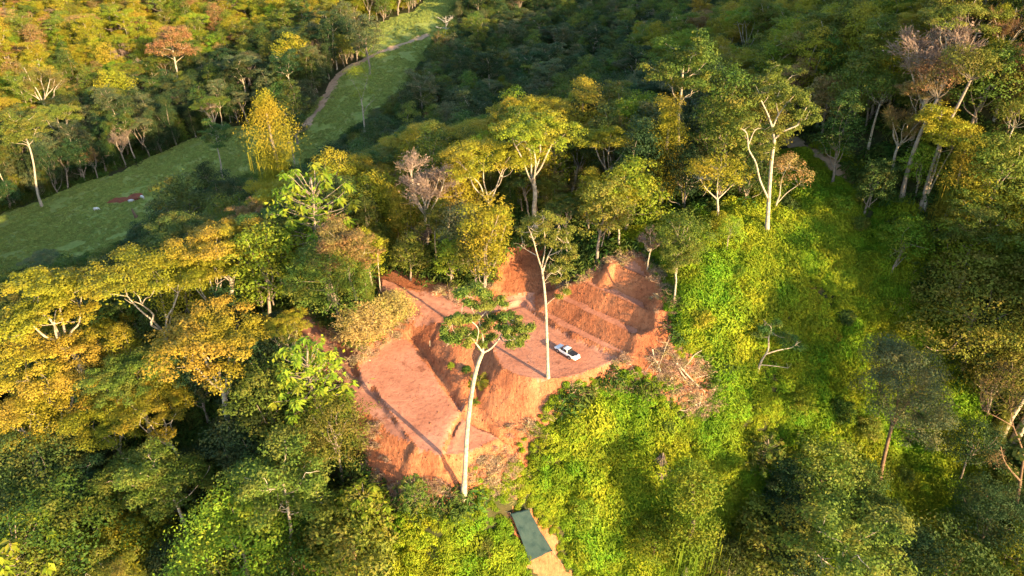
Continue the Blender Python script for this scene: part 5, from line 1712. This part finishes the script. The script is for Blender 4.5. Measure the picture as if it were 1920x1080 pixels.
def pane(nm, P, m, up=.012):
    P = np.asarray(P, float)
    nrm = unit(np.cross(P[1] - P[0], P[3] - P[0]))
    c = P.mean(0)
    if (c - [0, .1, 1.2]) @ nrm < 0: nrm = -nrm
    mb = MB()
    mb.add(np.concatenate([P + nrm * up, P - nrm * .02]), [[0, 1, 2, 3], [4, 7, 6, 5], [0, 4, 5, 1], [1, 5, 6, 2], [2, 6, 7, 3], [3, 7, 4, 0]])
    return link(nm, mb.mesh(nm), car, m)


for nm, f0, f1, w0, w1 in (('windshield', (1.30, 1.14), (.44, 1.67), .78, .60), ('rear_window', (-.965, 1.16), (-.74, 1.66), .74, .58)):
    pane(nm, [(-w0, f0[0], f0[1]), (w0, f0[0], f0[1]), (w1, f1[0], f1[1]), (-w1, f1[0], f1[1])], M_GLASS, .03)
for sx in (-1, 1):
    for y0, y1, t0, t1 in ((.24, 1.10, .20, .52), (-.82, .16, -.66, .12)):
        pane('side_window', [(sx * .855, y0, 1.17), (sx * .855, y1, 1.17), (sx * .70, t1, 1.66), (sx * .70, t0, 1.66)], M_GLASS, .02)
    m = MB()
    m.box((sx * 1.0, .98, 1.18), (.2, .1, .16))
    link('side_mirror', m.mesh('side_mirror'), car, M_WHITE)
    m = MB()
    m.box((sx * .72, 2.56, .80), (.32, .14, .14))
    link('headlight', m.mesh('headlight'), car, M_LAMP)
    m = MB()
    m.box((sx * .84, -2.64, .92), (.14, .08, .3))
    link('tail_light', m.mesh('tail_light'), car, M_RED)
    for y in (1.62, -1.6):
        a = np.arange(20) * 2 * PI / 20
        m = MB()
        prof = [(.20, .09), (.34, .12), (.385, .07), (.385, -.07), (.34, -.12), (.20, -.09)]
        V = np.concatenate([np.c_[np.full(20, sx * .86 + o * sx), y + r * np.cos(a), .385 + r * np.sin(a)] for r, o in prof])
        Q = [[i * 20 + j, i * 20 + (j + 1) % 20, ((i + 1) % 6) * 20 + (j + 1) % 20, ((i + 1) % 6) * 20 + j] for i in range(6) for j in range(20)]
        m.add(V, Q)
        wh = link('wheel', m.mesh('wheel', True), car, M_TYRE)
        m = MB()
        V = np.concatenate([np.c_[np.full(20, sx * (.955 if r > .1 else .93)), y + r * np.cos(a), .385 + r * np.sin(a)] for r in (.235, .19, .06)] + [[[sx * .95, y, .385]]])
        Q = [[i * 20 + j, i * 20 + (j + 1) % 20, (i + 1) * 20 + (j + 1) % 20, (i + 1) * 20 + j] for i in range(2) for j in range(20)] + [[40 + j, 40 + (j + 1) % 20, 60, 60] for j in range(20)]
        m.add(V, Q)
        link('rim', m.mesh('rim'), wh, M_RIM)
        m = MB()
        P = np.c_[np.full(11, sx * .935), y + .46 * np.cos(np.linspace(-.15, PI + .15, 11)), .41 + .46 * np.sin(np.linspace(-.15, PI + .15, 11))]
        m.tube(P, .05, 6)
        link('wheel_arch', m.mesh('wheel_arch', True), car, M_BLACK)
m = MB()
m.box((0, -1.76, 1.135), (1.62, 1.5, .05))
for y in (-2.2, -1.76, -1.3):
    m.box((0, y, 1.167), (1.6, .03, .02))
link('bed_cover', m.mesh('bed_cover'), car, M_BLACK)
m = MB()
P = np.array([(-.76, -2.64, .70), (.76, -2.64, .70), (.76, -3.12, .58), (-.76, -3.12, .58)])
m.add(np.concatenate([P, P - [0, .02, .07]]), [[0, 1, 2, 3], [4, 7, 6, 5], [0, 4, 5, 1], [1, 5, 6, 2], [2, 6, 7, 3], [3, 7, 4, 0]])
link('tailgate', m.mesh('tailgate'), car, M_WHITE)
m = MB()
m.box((0, -2.76, .50), (1.74, .2, .16))
link('rear_bumper', m.mesh('rear_bumper'), car, M_BUMPER)
m = MB()
m.box((0, 2.70, .52), (1.5, .1, .2))
link('front_bumper', m.mesh('front_bumper'), car, M_BLACK)
for sx in (-1, 1):
    m = MB()
    m.tube([(sx * .52, -.45, 1.83), (sx * .54, .15, 1.83)], .025, 6)
    link('roof_rail', m.mesh('roof_rail'), car, M_BLACK)
# a white sack of gear resting on the tailgate
g = np.random.default_rng(5)
b = MB()
loft(b, [np.c_[np.cos(np.arange(14) * 2 * PI / 14) * r * 1.5 * (1 + .1 * np.sin(np.arange(14) * 2.3 + z * 5)), np.sin(np.arange(14) * 2 * PI / 14) * r * .75, np.full(14, z)] for z, r in ((0, .26), (.1, .36), (.3, .38), (.45, .32), (.56, .18), (.60, .07))])
sk = link('white_sack', b.mesh('white_sack', True), None, M_WHITE)
ca, sa = math.cos(head), math.sin(head)
off_ = np.array([.22, -2.86, .66])
sk.scale = (.8, .8, .8)
off_ = off_ * .8
sk.location = cp + [ca * off_[0] - sa * off_[1], sa * off_[0] + ca * off_[1], off_[2]]
sk.rotation_euler = (0, 0, head)
tag(sk, 'bulky white sack lying on the lowered tailgate of the pickup', 'sack')

# ------------------------------------------------------------------ shade tarp over the red cut
C4 = [at(a, b) + [0, 0, h] for a, b, h in ((957, 972, 1.15), (991, 966, 1.35), (1036, 1041, 1.0), (992, 1060, .8))]
g = np.random.default_rng(8)
nu, nv = 17, 29
V = []
for j in range(nv):
    for i in range(nu):
        u, v = i / (nu - 1), j / (nv - 1)
        p = (C4[0] * (1 - u) + C4[1] * u) * (1 - v) + (C4[3] * (1 - u) + C4[2] * u) * v
        e = min(u, 1 - u, v, 1 - v)
        z = -.38 * math.sin(u * PI) * math.sin(v * PI) + .38 * math.exp(-((v - .42) / .16)**2) * (1 - .5 * u) * math.sin(u * PI)**.5
        z += float(vnoise(u * 9, v * 17, 1.6, 5)) * .32 + .10 * math.sin(9 * u + 14 * v) * e + .05 * math.sin(30 * (u - .4 * v)) * (.3 + e)
        edge = .14 * math.sin(v * PI) * (1 if u == 0 else -1 if u == 1 else 0)
        V.append(p + [edge, 0, z])
V = np.array(V)
Q = [[j * nu + i, j * nu + i + 1, (j + 1) * nu + i + 1, (j + 1) * nu + i] for j in range(nv - 1) for i in range(nu - 1)]
org = V.mean(0)
M_TARP = paint('tarp_cloth', (.019, .042, .040), .7, .15)
tarp = empty('shade_tarp', at(995, 1010))
tag(tarp, 'dark green tarp stretched on cords over a narrow strip of red earth', 'tarp')
t0 = np.array(tarp.location)
b = MB()
n_ = len(V)
bd = [i for i in range(nu)] + [j * nu + nu - 1 for j in range(1, nv)] + [(nv - 1) * nu + i for i in range(nu - 2, -1, -1)] + [j * nu for j in range(nv - 2, 0, -1)]
Q2 = [[n_ + q[3], n_ + q[2], n_ + q[1], n_ + q[0]] for q in Q] + [[bd[k], n_ + bd[k], n_ + bd[(k + 1) % len(bd)], bd[(k + 1) % len(bd)]] for k in range(len(bd))]
b.add(np.concatenate([V, V - [0, 0, .02]]) - t0, Q + Q2)
link('sheet', b.mesh('sheet', True), tarp, M_TARP)
for k, (c, dx, dy) in enumerate(zip(C4, (-.9, .5, 1.6, -.5), (.5, .9, -.6, -1.2))):
    e = np.array([c[0] + dx, c[1] + dy, 0])
    e[2] = hgt(e[0], e[1])
    b = MB()
    b.tube([c - t0, .5 * (c + e) - t0 - [0, 0, .05], e - t0], .018, 5)
    link('guy_rope', b.mesh('guy_rope'), tarp, BK['pale'])
    b = MB()
    f = np.array([c[0], c[1], hgt(c[0], c[1]) - .3])
    b.tube([f - t0, c - t0 + [0, 0, .08]], .035, 6)
    link('support_pole', b.mesh('support_pole'), tarp, BK['grey'])

# ------------------------------------------------------------------ fallen branches on the bank
def branch(name, label, px, r0, r1, side=(), h=.35, bark='pale', twn=6, seed=0, group='dead branches felled on the bank beside the terraces'):
    g = np.random.default_rng(seed)
    P = [at(a, b) + [0, 0, h + (q[0] if (q := c) else 0)] for a, b, *c in px]
    P = curve_pts(P, 5)
    o = P[0].copy()
    b = MB()
    b.tube(P - o, np.linspace(r0, r1, len(P)), 7)
    root = link(name, b.mesh(name, True), None, BK[bark])
    root.location = o
    tag(root, label, 'dead branch', group)
    for k in range(twn):
        s = P[g.integers(len(P) // 2, len(P))]
        e = s + unit(g.normal(size=3) * [1, 1, .5] + unit(P[-1] - P[len(P) // 2]) * 1.2 + [0, 0, .25]) * g.uniform(.7, 1.9)
        b = MB()
        m = .5 * (s + e) + g.normal(size=3) * .15
        b.tube(curve_pts([s - o, m - o, e - o], 4), np.linspace(r1 * .8, .012, 9), 5)
        link('twig', b.mesh('twig', True), root, BK[bark])
    return root


branch('fallen_log', 'thick pale broken trunk slanting down the debris bank, longest of the fallen wood', [(1267, 689, .5), (1280, 703, .5), (1298, 720, .3), (1322, 739)], .2, .09, seed=1, twn=3)
branch('fallen_log', 'shorter broken pale trunk lying in the fork under the longest fallen trunk', [(1269, 691, .3), (1277, 706, .3), (1287, 715)], .16, .1, seed=2, twn=0)
branch('fallen_branch', 'bare curved branch reaching up from the debris bank towards the bracken', [(1279, 696, .2), (1291, 688, .6), (1302, 676, .9), (1333, 660, .9)], .09, .035, seed=3)
branch('fallen_branch', 'dead branch with a spray of grey twigs at the end of the debris bank', [(1303, 715, .3), (1325, 710, .5), (1340, 703, .7), (1355, 702, .8)], .09, .03, seed=4, twn=14)
branch('fallen_branch', 'crooked bleached branch on the dry brush below the terrace corner', [(1222, 664, .6), (1226, 680, .5), (1233, 690, .4), (1238, 702, .3)], .13, .05, seed=5)
branch('fallen_branch', 'forked pale branch pointing at the pickup from the dry brush', [(1236, 684, .4), (1222, 688, .4), (1208, 706, .3)], .08, .04, seed=6, twn=4)
branch('fallen_branch', 'upright thin forked branch standing between the crooked branch and the debris bank', [(1232, 700, .3), (1240, 682, .9), (1247, 665, 1.4), (1252, 656, 1.7)], .06, .03, seed=7, twn=4)
branch('fallen_branch', 'short pale stub in the dark hollow under the fallen trunks', [(1310, 767, .3), (1313, 755, .5), (1315, 746, .6)], .1, .07, seed=8, twn=0)
branch('fallen_branch', 'long thin bare branch lying along the lowest rim of the debris bank', [(1272, 775, .4), (1284, 777, .4), (1296, 769, .4), (1312, 762, .5)], .06, .03, seed=9, twn=5)
# hanging skirt of dead fronds
g = np.random.default_rng(61)
p = at(1236, 893)
b = MB()
n = 420
t = g.random(n)
a = g.uniform(0, 6.28, n)
r = .35 + .9 * t
P = np.c_[np.cos(a) * r * .8, np.sin(a) * r * .8, 4.6 - 3.9 * t]
d = unit(np.c_[np.cos(a) * .3, np.sin(a) * .3, -np.ones(n)] + g.normal(size=(n, 3)) * .25) * g.uniform(.8, 1.6, (n, 1))
s = unit(np.cross(d, g.normal(size=(n, 3)))) * .04
b.add(np.stack([P - s, P + s, P + d + s * .3, P + d - s * .3], 1), np.arange(n * 4).reshape(-1, 4))
dead = empty('dead_palm', p)
tag(dead, 'shaggy grey-brown dead palm with hanging fronds standing in the bracken', 'palm')
link('frond_skirt', b.mesh('frond_skirt'), dead, bark_mat('dead_frond', (.13, .095, .085), (.25, .19, .165), 3))
b = MB()
b.tube([(0, 0, -.5), (0, 0, 2.5), (.1, 0, 4.9)], [.16, .13, .1], 8)
link('trunk', b.mesh('trunk', True), dead, BK['grey'])

# ------------------------------------------------------------------ small things of the clearing and the pasture
def at_base(kind, px, py, hm, leaf, label, var=0, group=None):
    s = SP[kind][var]
    return plant(kind, at(px, py), hm / s['h'], 1.3, leaf, label, group, var)


at_base('palm', 897, 732, 2.4, 'gold', 'small yellow-lit palm seedling at the edge of the shaded bank above the ledge', 1)
at_base('palm', 888, 762, 1.2, 'lime', 'tiny green palm seedling below the yellow-lit one on the crumbling bank', 1)
at_base('shrub', 845, 692, 1.1, 'lime', 'tiny weed sprouting on the bare shaded bank between the two pads')
at_base('shrub', 873, 700, 1.2, 'green', 'small green weed nearer the upper pad on the shaded bank', 1)
at_base('tiered', 783, 972, 7.5, 'green', 'slim sapling with round green tuft standing at the foot of the front bank', 1)
at_base('palm', 1328, 275, 5.5, 'mid', 'palm-like tree fern in the shade below the ridge beside the dark valley', 0)
at_base('palm', 1225, 130, 5.5, 'mid', 'palm with arching fronds deep in the shaded valley', 0)
for k, (a, b_, lb) in enumerate([(806, 650, 'short wooden survey stake on the bank edge above the lower pad'), (765, 603, 'thin wooden stake beside the feathery shrubs at the road fork')]):
    p = at(a, b_)
    b = MB()
    b.tube([(0, 0, -.3), (.03, 0, .5), (.05, .02, 1.25)], [.06, .055, .05], 6)
    o = link('stake', b.mesh('stake', True), None, BK['pale'])
    o.location = p
    tag(o, lb, 'stake', 'survey stakes')
p = at(256, 409)
b = MB()
b.tube([(0, 0, -.5), (-.2, 0, 1.2), (-.55, 0, 2.6), (-.75, 0, 3.6)], [.62, .5, .42, .22], 9)
b.tube([(.1, 0, .2), (.55, .1, .9), (.8, .1, 1.1)], [.35, .25, .15], 7)
o = link('tree_stump', b.mesh('tree_stump', True), None, BK['brown'])
o.location = p
tag(o, 'dark broken tree stump leaning on the lower pasture', 'stump')
for k, (a, b_, h) in enumerate([(400, 298, 5), (455, 325, 4), (340, 410, 2.5)][:0]):
    pass


def cow(px, py, rz, col, label, graze=True):
    """one continuous body grown over a skeleton"""
    J = [(0, 0, .95), (.55, 0, 1.02), (.85, 0, 1.10), (1.15, 0, .75 if graze else 1.25), (1.35, 0, .30 if graze else 1.25), (-.6, 0, 1.02), (-.85, 0, 1.05), (-.98, 0, .65)]
    R = [(.36, .40), (.32, .38), (.2, .24), (.15, .17), (.09, .10), (.32, .36), (.2, .2), (.03, .03)]
    E = [(0, 1), (1, 2), (2, 3), (3, 4), (0, 5), (5, 6), (6, 7)]
    for at_j, x, sg in ((1, .55, 1), (1, .5, -1), (5, -.62, 1), (5, -.58, -1)):
        n0 = len(J)
        hk = -.1 if x < 0 else .03
        J += [(x, sg * .2, .72), (x + hk, sg * .2, .38), (x + .02, sg * .2, .02)]
        R += [(.14, .13), (.075, .075), (.06, .06)]
        E += [(at_j, n0), (n0, n0 + 1), (n0 + 1, n0 + 2)]
    for sg in (1, -1):
        n0 = len(J)
        J += [(J[3][0] - .02, sg * .22, J[3][2] + .12)]
        R += [(.05, .03)]
        E += [(3, n0)]
    me = bpy.data.meshes.new('cow')
    me.from_pydata(J, E, [])
    o = bpy.data.objects.new('cow', me)
    COL.objects.link(o)
    sk_ = o.modifiers.new('skin', 'SKIN')
    sv = me.skin_vertices[0].data
    for q, r_ in zip(sv, R):
        q.radius = r_
    sv[0].use_root = True
    ss = o.modifiers.new('smooth', 'SUBSURF')
    ss.levels = ss.render_levels = 1
    dg = bpy.context.evaluated_depsgraph_get()
    new = bpy.data.meshes.new_from_object(o.evaluated_get(dg))
    o.modifiers.clear()
    o.data = new
    new.materials.clear()
    new.materials.append(col)
    o.location = at(px, py)
    o.rotation_euler = (0, 0, rz)
    tag(o, label, 'cow', 'cattle on the pasture')


HW, HR = bark_mat('hide_white', (.55, .52, .48), (.75, .72, .67), 2), bark_mat('hide_red', (.09, .03, .02), (.15, .05, .03), 2)
HG = bark_mat('hide_grey', (.34, .33, .34), (.55, .54, .54), 2)
cow(181, 395, .1, HW, 'white cow grazing alone on the open pasture')
cow(246, 380, .3, HG, 'greyish white cow beside the red earth cut')
cow(257, 377, .4, HR, 'dark reddish-brown cow between two pale cows at the red earth cut')
cow(268, 373, 2.6, HW, 'white cow at the uphill end of the red earth cut')

# ------------------------------------------------------------------ air
hz = MB()
hz.box((-40, 430, 40), (1120, 1200, 310))
hm, hnt, hout = mat_new('haze')
pv = hnt.nodes.new('ShaderNodeVolumePrincipled')
pv.inputs['Color'].default_value = (.78, .86, .95, 1)
pv.inputs['Density'].default_value = HAZE
pv.inputs['Anisotropy'].default_value = .2
hnt.links.new(pv.outputs[0], hout.inputs['Volume'])
if HAZE > 0:
    tag(link('haze', hz.mesh('haze', False, [hm])), 'thin bluish evening haze over the valley', None, None, 'stuff')
